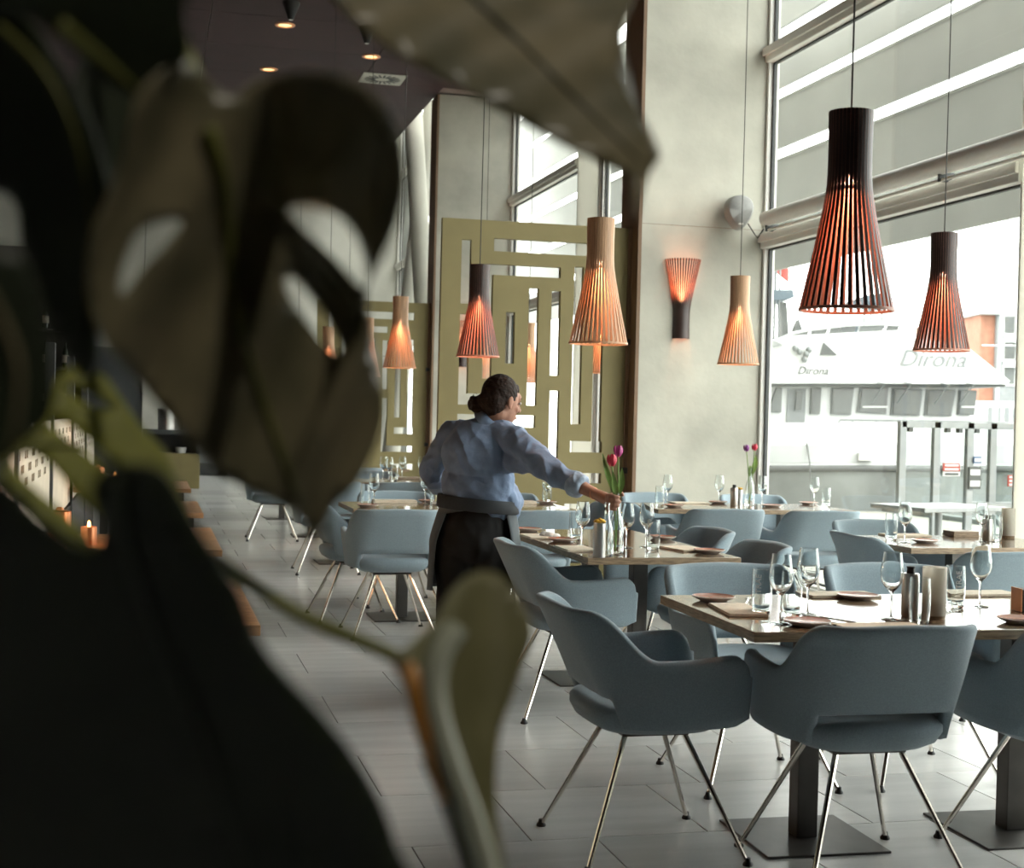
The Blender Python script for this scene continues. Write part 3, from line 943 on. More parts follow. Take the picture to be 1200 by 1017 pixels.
# middle table
plate(619, 622.5, 'terracotta plate at the far left corner of the dark middle table', group='terracotta side plates')
plate(659, 634.5, 'terracotta plate at the left side of the dark middle table', group='terracotta side plates')
plate(777, 632, 'terracotta plate at the right side of the middle table behind the tumbler', group='terracotta side plates')
plate(831, 648, 'terracotta plate at the near right corner of the middle table', group='terracotta side plates')
mat_(631, 629.5, 'beige napkin between the two left plates of the middle table', .15, .24, 0, group='beige folded napkins')
mat_(675, 644, 'beige napkin at the near left corner of the middle table', .15, .24, 0, group='beige folded napkins')
mat_(803, 644, 'pale napkin beside the near right plate of the middle table', .16, .22, .2, group='beige folded napkins')
mb = MB()
for k in range(5): mb.ball((random.uniform(-.04, .04), random.uniform(-.05, .05), .012), (.03, .035, .014 + .006 * (k % 2)), 9, 6)
p = at(645, 630, z=.75)
tag(mb.build('crumpled_napkin', m_white, None, (p.x, p.y, .75), smooth=True), 'white crumpled napkin on the far part of the middle table', 'napkin')
glassware('t', 674, 634, 'tumbler right of the left plate on the middle table', group=G2)
glassware('w', 682, 640, 'wine glass under the woman\'s rolled cuff', group=G1)
glassware('w', 734, 642, 'wine glass right of the tulip vase, under the woman\'s hand', group=G1)
glassware('w', 757, 641, 'wine glass right of the vases on the middle table', group=G1)
glassware('t', 765, 644, 'tumbler in front of the right wine glass on the middle table', group=G2)
glassware('b', 710, 651, 'clear bottle beside the tulip vase on the middle table', s=.86, group='bottle vases')
VASE = at(721, 648, z=.75)
vs_ = glassware('b', 721, 648, 'clear bottle vase the woman is holding by the neck', group='bottle vases')
t = thing('grey_flower_pot', 'small grey metal pot with a yellow bloom on the middle table', 'pot', (*at(702, 653, z=.75).xy, .7505))
MB().lathe([(.0005, 0), (.026, 0), (.027, .003), (.028, .15), (.026, .15), (.026, .14), (.0005, .14)], 24).build('pot', m_bright, t, smooth=40)
mb = MB()
for k in range(9):
    a = 2 * pi * k / 9
    mb.ball((.016 * cos(a), .016 * sin(a), .158 + .004 * (k % 2)), (.013, .013, .007), 7, 5)
mb.ball((0, 0, .165), .010, 7, 5)
mb.build('bloom', m_yel, t, smooth=True)
# tulips in the held vase
def tulips(base, lab, spots, leaves, mats):
    t = thing('tulip_bunch', lab, 'flowers', base)
    for i, (top, mp, r) in enumerate(spots):
        mb = MB(); tulip(mb, (0, 0, 0), Vector(top), 0, 1, r)
        mb.build('tulip', [m_stemg, mp], t, smooth=True)
    for (b0, tip, bow, w) in leaves:
        mb = MB(); blade(mb, b0, tip, bow, w, 0)
        mb.build('tulip_leaf', m_stemg, t, smooth=True)
vb = Vector((VASE.x, VASE.y, .762))
dV = (VASE - CAM).dot(FW)
def rel(u, v, d, base): return at(u, v, d=d) - base
tulips(vb, 'red and magenta tulip in the bottle vase held by the woman',
       [(rel(717.5, 546, dV, vb), m_tul_r, .023), (rel(724.5, 535, dV + .02, vb), m_tul_p, .022)],
       [((0, 0, .24), rel(706, 531, dV, vb), RT * -.006, .013), ((0, 0, .24), rel(729, 548, dV, vb), RT * .010, .015), ((0, 0, .24), rel(718, 552, dV - .02, vb), RT * .0, .014)], None)
# window-side table
plate(1084, 636, 'brown plate at the near edge of the window-side table', group='terracotta side plates')
mat_(1119, 627, 'dark stacked board at the back of the window-side table', .16, .12, 0, h=.03, m=m_edge, name='serving_board', cat='board')
glassware('t', 1044, 633, 'left tumbler on the window-side table', group=G2)
glassware('w', 1060, 636, 'left wine glass on the window-side table', group=G1)
glassware('w', 1150, 635, 'right wine glass on the window-side table', group=G1)
pepper_mill(1157, 634, 'steel shaker on the window-side table', .14)
glassware('t', 1167, 634, 'right tumbler on the window-side table', group=G2)
candle_holder(1181, 630, 'frosted candle holder on the window-side table')
mat_(1055, 627, 'beige napkin at the far left of the window-side table', .26, .14, 0, group='beige folded napkins')
# concrete-wall table
plate(790, 594, 'terracotta plate at the left end of the concrete-wall table', group='terracotta side plates')
plate(832, 588.5, 'terracotta plate at the far edge of the concrete-wall table, left of the shaker', group='terracotta side plates')
plate(905, 594, 'terracotta plate on the concrete-wall table beside the tulips', group='terracotta side plates')
plate(942, 590, 'terracotta plate on the concrete-wall table left of the window glasses', group='terracotta side plates')
mat_(803, 589, 'pale napkin under the wall lamp on the concrete-wall table', .28, .15, 0, group='beige folded napkins')
glassware('t', 773, 593, 'leftmost tumbler on the concrete-wall table', group=G2)
glassware('w', 782, 590.5, 'leftmost wine glass on the concrete-wall table', group=G1)
glassware('w', 842, 590, 'wine glass left of the yellow bloom on the concrete-wall table', group=G1)
pepper_mill(860, 592, 'steel shaker beside the tulips on the concrete-wall table', .15)
p = at(866, 591, z=.75)
t = thing('grey_flower_pot', 'small grey pot with yellow bloom on the concrete-wall table', 'pot', (p.x, p.y, .7505))
MB().lathe([(.0005, 0), (.024, 0), (.026, .11), (.0005, .11)], 20).build('pot', m_bright, t, smooth=40)
mb = MB()
for k in range(7): mb.ball((.014 * cos(k * .9), .014 * sin(k * .9), .118), (.012, .012, .008), 7, 5)
mb.build('bloom', m_yel, t, smooth=True)
V4 = at(878, 592, z=.75)
glassware('b', 878, 592, 'clear bottle vase with purple and red tulips near the window', group='bottle vases')
vb4 = Vector((V4.x, V4.y, .762)); d4 = (V4 - CAM).dot(FW)
tulips(vb4, 'purple and red tulip in a bottle before the window edge',
       [(rel(875, 529, d4, vb4), m_tul_v, .022), (rel(884, 528, d4, vb4), m_tul_r, .022)],
       [((0, 0, .2), rel(886, 533, d4, vb4), RT * .012, .022), ((0, 0, .2), rel(879, 545, d4, vb4), RT * 0, .016)], None)
glassware('w', 893, 591, 'wine glass right of the tulips on the concrete-wall table', group=G1)
glassware('w', 957, 592, 'wine glass at the right end of the concrete-wall table', group=G1)
glassware('t', 971, 594, 'tumbler at the right end of the concrete-wall table', group=G2)
# table behind the woman
plate(431, 594, 'terracotta plate at the left end of the table behind the woman', group='terracotta side plates')
plate(500, 588, 'terracotta plate just left of the woman on the table behind her', group='terracotta side plates')
plate(637, 589, 'terracotta plate right of the woman on the table behind her', group='terracotta side plates')
mat_(462, 589, 'beige napkin left of the woman on the table behind her', .30, .13, 0, h=.02, group='beige folded napkins')
mat_(607, 590, 'beige napkin at the woman\'s right hip on the table behind her', .24, .13, 0, h=.02, group='beige folded napkins')
glassware('t', 428, 592, 'tumbler nearest the leaf on the table behind the woman', group=G2)
glassware('w', 438, 592, 'wine glass nearest the leaf on the table behind the woman', group=G1)
glassware('w', 498, 590, 'wine glass under the woman\'s left elbow', group=G1)
glassware('t', 509, 590, 'tumbler under the woman\'s left elbow', group=G2)
glassware('t', 645, 590, 'tumbler under the woman\'s upper sleeve on the table behind her', group=G2)
glassware('w', 655, 588, 'wine glass under the woman\'s upper sleeve on the table behind her', group=G1)
# second table
ords = ['first', 'second', 'third', 'fourth', 'fifth']
cnt = {'w': 0, 't': 0}
for (u, v, kind) in ((449, 561, 'w'), (456, 563, 'w'), (462, 563, 't'), (467, 560, 'w'), (488, 560, 'w'), (497, 561, 'w'), (503, 562, 't')):
    lab = ords[cnt[kind]] + (' wine glass' if kind == 'w' else ' tumbler') + ' from the leaf on the second table beyond the woman'
    cnt[kind] += 1
    glassware(kind, u, v, lab, group={'w': 'wine glasses on the second table', 't': 'tumblers on the second table'}[kind])
mat_(473, 561, 'beige napkin on the second table on the left', .28, .13, 0, h=.02, group='beige folded napkins')


# ------------------------------------------------------------------ slatted lamps
NS = 36
def lamp_profile(z):     # z from 0 (bottom rim) to .6 (top) -> radius
    # straight neck, soft bend, then a long flare
    flare = .1415 - (z / .38) * (.1415 - .060)
    neck = .0635 + .004 * max(0, (z - .42) / .18)
    k = 70.0
    return max(flare, neck) if abs(flare - neck) > .03 else (flare + neck + sqrt((flare - neck) ** 2 + .00012)) / 2


def slat_mesh(dark):
    mb = MB(); zs = [0, .06, .13, .20, .26, .31, .35, .38, .41, .44, .50, .56, .60]
    w, t = .0054, .0045
    k = len(zs); vs = []
    for z in zs:
        r = lamp_profile(z)
        vs += [(r, -w, z), (r, w, z), (r - t, w, z), (r - t, -w, z)]
    fs, ms = [], []
    for i in range(k - 1):
        for j in range(4):
            fs.append((i * 4 + j, i * 4 + (j + 1) % 4, i * 4 + 4 + (j + 1) % 4, i * 4 + 4 + j)); ms.append(0 if j == 0 else 1)
    fs += [(3, 2, 1, 0), tuple(4 * (k - 1) + j for j in range(4))]; ms += [1, 0]
    me = bpy.data.meshes.new('slat')
    me.from_pydata(vs, [], fs)
    for m in ((m_walnut, m_redwood) if dark else (m_birch, m_birch)): me.materials.append(m)
    me.polygons.foreach_set('material_index', ms)
    return me


SLAT = {True: slat_mesh(True), False: slat_mesh(False)}
ring_me = {}


def pendant(pos, lab, dark, power=5.0, group='slatted pendant lamps'):
    t = thing('pendant_lamp', lab, 'lamp', pos, random.uniform(0, .15), group)
    for k in range(NS):
        link_mesh('slat', SLAT[dark], t, (0, 0, 0), 2 * pi * k / NS)
    wood = m_redwood if dark else m_birch
    MB().lathe([(lamp_profile(0) + .0012, -.002), (lamp_profile(0) + .0012, .007), (lamp_profile(0) - .006, .007), (lamp_profile(0) - .006, -.002)], 40, closed=True).build('ring', wood, t, smooth=40)
    for z in (.36, .58):
        r = lamp_profile(z) - .0047
        MB().lathe([(r, z), (r, z + .010), (r - .004, z + .010), (r - .004, z)], 36, closed=True).build('ring', wood, t, smooth=40)
    MB().lathe([(.0005, .598), (.020, .598), (.020, .50), (.0005, .50)], 16).tube([(-.06, 0, .586), (.06, 0, .586)], .003, 6).tube([(0, -.06, .586), (0, .06, .586)], .003, 6).build('socket', m_rubber, t, smooth=40)
    MB().ball((0, 0, .46), (.022, .022, .034), 14, 10).build('bulb', m_bulb, t, smooth=True)
    MB().tube([(0, 0, .60), (0.004, 0.002, 1.6), (0, 0, CEIL - pos[2] - .002)], .0032, 6).build('cable', m_cable, t)
    MB().lathe([(.0005, CEIL - pos[2]), (.05, CEIL - pos[2]), (.05, CEIL - pos[2] - .03), (.0005, CEIL - pos[2] - .035)], 16).build('ceiling_rose', m_rubber, t, smooth=40)
    ld = bpy.data.lights.new('bulb_light', 'POINT')
    ld.energy = power; ld.color = (1.0, .65, .46); ld.shadow_soft_size = .025
    lo = bpy.data.objects.new('bulb_light', ld); COL.objects.link(lo); lo.parent = t; lo.location = (0, 0, .40)
    return t


def lamp_at(u, vb, d, lab, dark, power=5.0):
    p = at(u, vb, d=d); power *= 1.7
    return pendant((p.x, p.y, p.z), lab, dark, power)
lamp_at(991.5, 364, 4.31, 'largest slatted pendant, black with red glow, hanging over the near table', True, 6)
lamp_at(1103, 411, 7.28, 'black slatted pendant with amber glow in front of the window at the right', True, 6)
lamp_at(701, 403, 6.83, 'tall birch slatted pendant right of the woman, before the screen', False, 6)
lamp_at(560, 418, 9.3, 'black slatted pendant directly above the woman', True, 8)
lamp_at(865, 427, 9.7, 'birch slatted pendant in front of the concrete wall, below the loudspeaker', False, 8)
lamp_at(468, 431, 12.0, 'birch slatted pendant left of the brown post, before the far screen', False, 9)
lamp_at(429, 441, 14.6, 'birch slatted pendant half hidden behind the leaf edge', False, 9)
lamp_at(384, 447, 15.6, 'birch slatted pendant glimpsed through the lower hole of the leaf', False, 9)
lamp_at(618, 448, 14.4, 'birch slatted pendant seen through a slot of the screen above the woman\'s head', False, 9)
lamp_at(566, 447, 15.4, 'pinkish slatted pendant seen through the screen slot under the black pendant', False, 9)
lamp_at(703, 437, 13.2, 'birch slatted pendant seen through the screen slot below the tall birch pendant', False, 9)


def wall_lamp(pos, lab):
    """half cone of slats standing against the wall, wide end up"""
    t = thing('wall_lamp', lab, 'lamp', pos, 0, 'slatted wall lamps')
    n = 21
    k = 1.12
    for i in range(n):
        a = -pi + pi * i / (n - 1)
        o = link_mesh('slat', SLAT[True], t, (0, 0, .6 * k), a)
        o.scale = (k, k, -k)
    for z in (.03, .27, .59):
        r = (lamp_profile(.6 - z) - .006) * k
        pts = [(r * cos(-pi + pi * i / 16), r * sin(-pi + pi * i / 16), z * k) for i in range(17)]
        MB().tube(pts, .004, 6).build('ring', m_redwood, t)
    MB().box(-.06, .06, -.012, .0, .05, .19).build('back_plate', m_rubber, t)
    MB().ball((0, -.035, .20), (.022, .022, .034), 12, 8).build('bulb', m_bulb, t, smooth=True)
    ld = bpy.data.lights.new('bulb_light', 'POINT')
    ld.energy = 30; ld.color = (1.0, .46, .26); ld.shadow_soft_size = .025
    lo = bpy.data.objects.new('bulb_light', ld); COL.objects.link(lo); lo.parent = t; lo.location = (0, -.05, .27)
p = at(798, 397, Y=FIN1 - .01)
wall_lamp((p.x, FIN1, p.z), 'dark slatted wall lamp, wide end up, on the concrete wall')
p = at(541, 430, Y=FIN2 - .01)
wall_lamp((p.x, FIN2, p.z), 'dark slatted wall lamp on the far concrete fin, glimpsed through the screen')

# loudspeaker on the concrete wall
p = at(869, 249, Y=FIN1 - .12)
sp = thing('loudspeaker', 'light grey rounded loudspeaker bracketed high on the concrete wall', 'loudspeaker', (p.x, FIN1, p.z), radians(-12))
mb = MB(); n = 24; vs = []
for (dy, sc) in ((-.06, .93), (-.075, 1.0), (-.10, 1.0), (-.21, .90), (-.225, .80), (-.228, .0)):
    for j in range(n):
        a = 2 * pi * j / n
        z = sin(a); w = .118 + .03 * z
        vs.append((w * cos(a) * sc, dy, (.148 * z) * sc))
mb.add(vs, [(i * n + j, i * n + (j + 1) % n, (i + 1) * n + (j + 1) % n, (i + 1) * n + j) for i in range(5) for j in range(n)] + [tuple(range(n))])
mb.build('cabinet', m_speaker, sp, smooth=50)
MB().bbox(-.02, .02, -.065, 0, -.03, .03, b=.004).build('bracket', m_gasket, sp)
MB().bbox(-.02, .02, -.232, -.226, -.118, -.105, b=.001).build('badge', m_alu, sp)
MB().tube([(.10, -.03, -.08), (.16, -.01, -.16), (.19, -.01, -.20), (.24, -.02, -.12)], .006, 6).build('wire', m_cable, sp)

# ------------------------------------------------------------------ left side: benches, lattice divider, bar
def bench(y0, y1, lab):
    t = thing('wooden_bench', lab, 'bench', (.0, (y0 + y1) / 2, 0), 0, 'wooden benches along the left aisle')
    h = (y1 - y0) / 2
    MB().bbox(-.03, .475, -h, h, .405, .45, b=.004).build('seat_plank', m_bench, t)
    for q in (-h + .3, h - .2):
        MB().bbox(.02, .40, q - .02, q + .02, 0, .405, b=.003).build('leg', m_steel, t)
bench(6.1, 7.9, 'nearest warm oak bench end showing right of the big dark leaf')
bench(9.4, 11.2, 'second oak bench from the camera, mostly behind the dark leaf')
bench(12.75, 14.4, 'third oak bench from the camera along the left aisle')
bench(16.6, 18.4, 'farthest oak bench, near the service station')

LX = -.60
dv = thing('lattice_divider', 'cream lattice divider with square holes and black posts behind the leaves', 'divider', (LX, 4.4, 0))
y = 4.4
while y < 16:
    mb = MB(); sl = []
    for i in range(5):
        for k in range(4):
            x0 = .10 + i * .44 + (.22 if k % 2 else 0); z0 = .96 + k * .068
            if (i + k) % 3: sl.append((x0, z0, x0 + .19, z0 + .042))
            else: sl += [(x0, z0, x0 + .08, z0 + .042), (x0 + .11, z0, x0 + .19, z0 + .042)]
    cutout_board(mb, .03, 2.37, .62, 1.27, -.012, .012, sl)
    for i, q in enumerate(mb.v):
        mb.v[i] = (q[1], q[0] + y - 4.4, q[2])
    mb.build('lattice_panel', m_lattice, dv)
    MB().bbox(-.03, .03, y - 4.4 - .03, y - 4.4 + .03, 0, 1.75, b=.004).build('post', m_gasket, dv)
    MB().bbox(-.02, .02, y - 4.4 + .03, y - 4.4 + 2.37, 0, .6, b=.004).build('kick_panel', m_dark, dv)
    y += 2.4
for k, (yy, lab) in enumerate(((6.75, 'small oak booth table holding a copper canister, glimpsed between leaves'), (11.6, 'small oak booth table with candles farther along the divider'))):
    t = thing('booth_table', lab, 'table', (-.33, yy, 0))
    MB().bbox(-.22, .26, -.35, .35, .71, .75, b=.004).build('tabletop', m_bench, t)
    MB().bbox(-.03, .03, -.03, .03, .01, .71, b=.003).build('column', m_steel, t)
    MB().bbox(-.2, .2, -.2, .2, 0, .01, b=.002).build('base_plate', m_steel, t)
    for (dx, dy, hh, nm, lb) in ((-.05, -.1, .14, 'copper_canister', 'tall copper canister on the %s booth table'), (.08, -.2, .08, 'copper_cup', 'small copper cup with a candle on the %s booth table')):
        c = thing(nm, lb % ('nearer' if k == 0 else 'farther'), 'canister' if hh > .1 else 'cup', (-.33 + dx, yy + dy, .7505))
        r = .05 if hh > .1 else .035
        MB().lathe([(.0005, 0), (r, 0), (r, hh), (r - .004, hh), (r - .004, .006), (.0005, .006)], 20).build('body', m_copper, c, smooth=40)
        if hh > .1:
            MB().lathe([(.0005, hh + .02), (.012, hh + .018), (.02, hh + .006), (r, hh), (r, hh - .004)], 20).build('lid', m_copper, c, smooth=40)
        else:
            MB().ball((0, 0, hh + .008), (.008, .008, .02), 8, 6).build('flame', m_flame, c, smooth=True)
    ld = bpy.data.lights.new('candle_light', 'POINT'); ld.energy = 5; ld.color = (1, .42, .14); ld.shadow_soft_size = .03
    lo = bpy.data.objects.new('candle_light', ld); COL.objects.link(lo); lo.location = (-.12, yy - .25, .98)

# back bar with bottles
bb = thing('back_bar', 'dark shelving unit full of bottles behind the leaves', 'shelf', (-1.9, 17.4, 0))
MB().bbox(-1.6, 1.2, .02, .06, 0, 3.2, b=.004).build('back_panel', m_dark, bb)
for z in (.9, 1.35, 1.8, 2.25, 2.7): MB().bbox(-1.6, 1.2, -.3, .02, z - .03, z, b=.004).build('shelf', m_dark, bb)
for x in (-1.6, -.2, 1.17): MB().bbox(x, x + .03, -.3, .02, 0, 3.2, b=.003).build('upright', m_dark, bb)
b0 = None
for iz, z in enumerate((1.35, 1.8, 2.25)):
    for i in range(11):
        x = -3.3 + i * .235
        if -2.2 < x < -2.0: continue
        if b0 is None:
            b0 = thing('liquor_bottle', 'dark bottle standing on the back bar shelves', 'bottle', (x, 17.2, z), 0, 'bottles on the back bar')
            MB().lathe([(.0005, 0), (.038, 0), (.04, .01), (.04, .19), (.015, .24), (.014, .30), (.0005, .30)], 14).build('body', m_bottle, b0, smooth=40)
            MB().lathe([(.0405, .06), (.0405, .15)], 14).build('paper_label', m_blabel, b0, smooth=40)
        else: dup(b0, (x, 17.2 + random.uniform(-.04, .04), z), random.uniform(0, 6))
# service station and glazed door at the far end
p = at(205, 530, Y=25.0)
ss = thing('service_station', 'olive service counter with a dark niche below the hanging leaf', 'counter', (p.x, 25.0, 0))
MB().bbox(-.55, .42, 0, .5, 0, .60, b=.01).build('cabinet', m_olive, ss)
MB().bbox(-.55, .42, -.02, .5, .92, 1.0, b=.006).build('shelf', m_gasket, ss)
MB().bbox(-.55, -.5, 0, .5, .60, .92, b=.004).bbox(.37, .42, 0, .5, .60, .92, b=.004).bbox(-.5, .37, .42, .5, .60, .92, b=.004).build('side_panel', m_gasket, ss)
tag(MB().lathe([(.0005, 0), (.14, 0), (.15, .36), (.14, .36), (.0005, .02)], 20).build('steel_urn', m_bright, None, (p.x - .15, 25.2, 1.0005), smooth=40), 'steel urn standing on the far service counter', 'urn')
tag(MB().lathe([(.0005, 0), (.08, 0), (.10, .10), (.09, .10), (.0005, .01)], 16).build('white_bowl', m_signw, None, (p.x + .1, 25.15, .6005), smooth=40), 'white bowl in the niche of the far service counter', 'bowl')
dr = MB()
x0, x1 = at(213, 500, Y=YE - .05).x, at(268, 500, Y=YE - .05).x
dr.bbox(x0, x0 + .12, YE - .1, YE - .02, 0, 2.6, b=.006).bbox(x1 - .2, x1, YE - .1, YE - .02, 0, 2.6, b=.006).bbox(x0, x1, YE - .1, YE - .02, 0, .25, b=.006).bbox(x0, x1, YE - .1, YE - .02, 2.5, 2.62, b=.006)
door = struct(dr.build('door_1', m_gasket))
MB().box(x0 + .12, x1 - .2, YE - .06, YE - .05, .25, 2.5).build('pane', m_farwall, door)
MB().tube([(x0 + .2, YE - .12, .9), (x0 + .2, YE - .12, 1.3)], .015, 8).build('door_handle', m_chrome, door)


# ------------------------------------------------------------------ the woman
def remesh(mb, name, mats, parent, vox=.006, smooth_it=4, wrinkle=0.0, wscale=12.0, post=None):
    o = mb.build(name + '_src', mats, weld=False)
    md = o.modifiers.new('r', 'REMESH'); md.mode = 'VOXEL'; md.voxel_size = vox
    sm = o.modifiers.new('s', 'SMOOTH'); sm.factor = .5; sm.iterations = smooth_it
    dg = bpy.context.evaluated_depsgraph_get()
    me = bpy.data.meshes.new_from_object(o.evaluated_get(dg))
    bpy.data.objects.remove(o)
    me.name = name
    if wrinkle:
        nv = [v.normal.copy() for v in me.vertices]
        for v, nn in zip(me.vertices, nv):
            q = v.co * wscale
            w = abs(noise.noise(Vector((q.x * 1.3, q.y * 1.3, q.z * .9 + q.x * .8)))) + .45 * abs(noise.noise(q * 2.3))
            v.co += nn * wrinkle * (.75 - w * 1.7)
    if post: post(me)
    me.materials.clear()
    for m in (mats if isinstance(mats, (list, tuple)) else [mats]): me.materials.append(m)
    me.shade_smooth()
    ob = bpy.data.objects.new(name, me); COL.objects.link(ob)
    if parent: ob.parent = parent
    return ob


def caps(mb, pts, rads, n=14):
    """tapered chain with round joints"""
    pts = [Vector(p) for p in pts]
    for i, p in enumerate(pts):
        mb.ball(p, rads[i], n, 8)
        if i: mb.tube([pts[i - 1], p], [rads[i - 1], rads[i]], n)


D0 = 7.0
def Wp(u, v, d=D0): return at(u, v, d=d)
PEL = Wp(556, 618, 7.05)
wo = thing('person', 'woman in blue shirt and slate apron, hair in a bun, reaching to a bottle vase', 'person', (PEL.x, PEL.y, 0))
def Lc(p): return Vector(p) - wo.location
cr = _r0.copy()                                  # camera right, level
ca = Vector((sin(TH), cos(TH), 0))               # away from camera
up = Vector((0, 0, 1))
SHL, SHR = Wp(531, 508, 7.06), Wp(604, 516, 6.90)
ELR, WRR = Wp(645, 552, 6.74), Wp(697, 578.5, 6.60)
ELL, WRL = Wp(504, 552, 7.12), Wp(521, 577, 7.33)
NB = Wp(575, 494, 6.98); CH = Wp(561, 540, 6.99); WA = Wp(560, 588, 7.04)
HD = Wp(588.5, 470.5, 6.97)
face = (cr * .76 + ca * .60 - up * .25).normalized()
hs = face.cross(up).normalized(); hu = hs.cross(face).normalized()     # head side, head up
HM = Matrix((hs, face, hu)).transposed()
HANDC = Vector((VASE.x, VASE.y, .75 + .235))     # the bottle neck she grips
# --- body (skin)
b = MB()
b.ball(Lc(HD + hu * .022 - face * .012), (.074, .093, .098), 20, 14, mx=HM)
b.ball(Lc(HD - hu * .045 + face * .030), (.056, .062, .068), 16, 12, mx=HM)          # jaw
b.ball(Lc(HD - hu * .098 + face * .062), (.022, .022, .020), 10, 8, mx=HM)           # chin
b.ball(Lc(HD + hu * .035 + face * .068), (.050, .026, .035), 12, 8, mx=HM)           # brow
for s in (1, -1):
    b.ball(Lc(HD - hu * .022 + face * .062 + hs * s * .036), (.022, .020, .022), 10, 8, mx=HM)   # cheek
    e0 = HD - hu * .005 - face * .008 + hs * s * .079
    b.ball(Lc(e0), (.008, .019, .031), 10, 8, mx=HM @ Matrix.Rotation(.2 * s, 3, 'Z'))
    b.ball(Lc(e0 - hu * .026 + face * .004), (.007, .010, .011), 8, 6, mx=HM)
b.tube([Lc(HD + hu * .028 + face * .088), Lc(HD - hu * .002 + face * .102), Lc(HD - hu * .018 + face * .114)], [.010, .012, .014], 10)
b.ball(Lc(HD - hu * .020 + face * .108), (.018, .013, .010), 10, 8, mx=HM)
b.ball(Lc(HD - hu * .058 + face * .084), (.028, .014, .018), 10, 8, mx=HM)           # mouth area
caps(b, [Lc(NB - up * .05), Lc(NB + up * .02), Lc(HD - hu * .06 - face * .012)], [.062, .053, .054])
caps(b, [Lc(SHL), Lc(NB - up * .06), Lc(SHR)], [.052, .075, .052])
b.ball(Lc(CH), (.15, .10, .17), 18, 12, mx=Matrix((cr, ca, up)).transposed())
b.ball(Lc(WA), (.135, .095, .13), 18, 12, mx=Matrix((cr, ca, up)).transposed())
b.ball(Lc(PEL), (.160, .115, .14), 18, 12, mx=Matrix((cr, ca, up)).transposed())
caps(b, [Lc(SHR), Lc(ELR), Lc(lerp(ELR, WRR, .35)), Lc(WRR)], [.048, .038, .040, .026])
caps(b, [Lc(SHL), Lc(ELL), Lc(lerp(ELL, WRL, .35)), Lc(WRL)], [.048, .038, .040, .026])
feet = []
for s in (1, -1):
    hip = PEL + cr * s * .085 - up * .03
    kn = PEL + cr * s * .09 + ca * .02; kn.z = .48
    an = PEL + cr * s * .095 - ca * .03; an.z = .09
    feet.append(an)
    caps(b, [Lc(hip), Lc(lerp(hip, kn, .5)), Lc(kn), Lc(lerp(kn, an, .35)), Lc(an)], [.095, .078, .058, .055, .036])
# right hand: palm beside the neck, fingers wrapped round it
nk = HANDC
wd = (nk - WRR); wd.z = 0; wd.normalize()        # forearm direction, level
side = Vector((wd.y, -wd.x, 0))                  # towards the camera side
if side.dot(ca) > 0: side = -side
def around(ang, r, z):                           # point around the bottle neck, ang 0 = on the wrist side, turning via far side
    return nk + (-wd * cos(ang) - side * sin(ang)) * r + up * z
kn_z = [.026, .006, -.014, -.032]
palm_c = around(.10, .036, .0)
b.ball(Lc(palm_c), (.020, .020, .040), 12, 10)
caps(b, [Lc(WRR), Lc(lerp(WRR, palm_c, .55)), Lc(palm_c)], [.026, .029, .026])
for i, z in enumerate(kn_z):
    rr = [.0098, .0102, .0098, .0086][i]
    ext = [1.0, 1.08, 1.0, .84][i]
    # camera-side wrap: knuckles toward the viewer then over the front of the neck
    a0, a1, a2, a3 = -.55, -1.25 * ext, -2.05 * ext, -2.75 * ext
    caps(b, [Lc(around(a0, .044, z)), Lc(around(a1, .036, z + .002)), Lc(around(a2, .0285, z - .001)), Lc(around(a3, .0255, z - .004))], [rr * 1.12, rr, rr * .95, rr * .82], 10)
    b.tube([Lc(palm_c + up * z * .8), Lc(around(a0, .044, z))], [.013, rr * 1.15], 10)
caps(b, [Lc(palm_c + up * .016), Lc(around(.9, .040, .030)), Lc(around(1.6, .030, .036)), Lc(around(2.25, .0265, .032))], [.015, .0125, .0108, .0092], 10)
# left hand, relaxed
lh = Lc(WRL); ld_ = (WRL - ELL).normalized()
b.ball(lh + ld_ * .05, (.036, .030, .034), 12, 8)
for i in range(4):
    q = lh + ld_ * .07 + cr * (-.028 + i * .018)
    caps(b, [q, q + ld_ * .035, q + ld_ * .055 - up * .02, q + ld_ * .058 - up * .038], [.0095, .0092, .0085, .0075], 9)
caps(b, [lh + ld_ * .03 + cr * .03, lh + ld_ * .06 + cr * .05, lh + ld_ * .085 + cr * .052], [.012, .011, .009], 9)
def clip_feet(me): pass
body = remesh(b, 'body', m_skin, wo, .0052, 3)
# eyes, brows, lips
for s in (1, -1):
    q = Lc(HD + hu * .014 + face * .083 + hs * s * .031)
    MB().ball(q, (.013, .009, .008), 12, 8, mx=HM).build('eye', m_eye, wo, smooth=True)
    MB().ball(q + face * .0075, (.0055, .003, .0055), 10, 6, mx=HM).build('iris', m_hair, wo, smooth=True)
    MB().tube([Lc(HD + hu * .034 + face * .090 + hs * s * .012), Lc(HD + hu * .040 + face * .088 + hs * s * .032), Lc(HD + hu * .034 + face * .076 + hs * s * .050)], [.003, .0035, .002], 6).build('eyebrow', m_hair, wo, smooth=True)
MB().ball(Lc(HD - hu * .060 + face * .0965), (.020, .005, .006), 12, 8, mx=HM).build('lips', m_lip, wo, smooth=True)
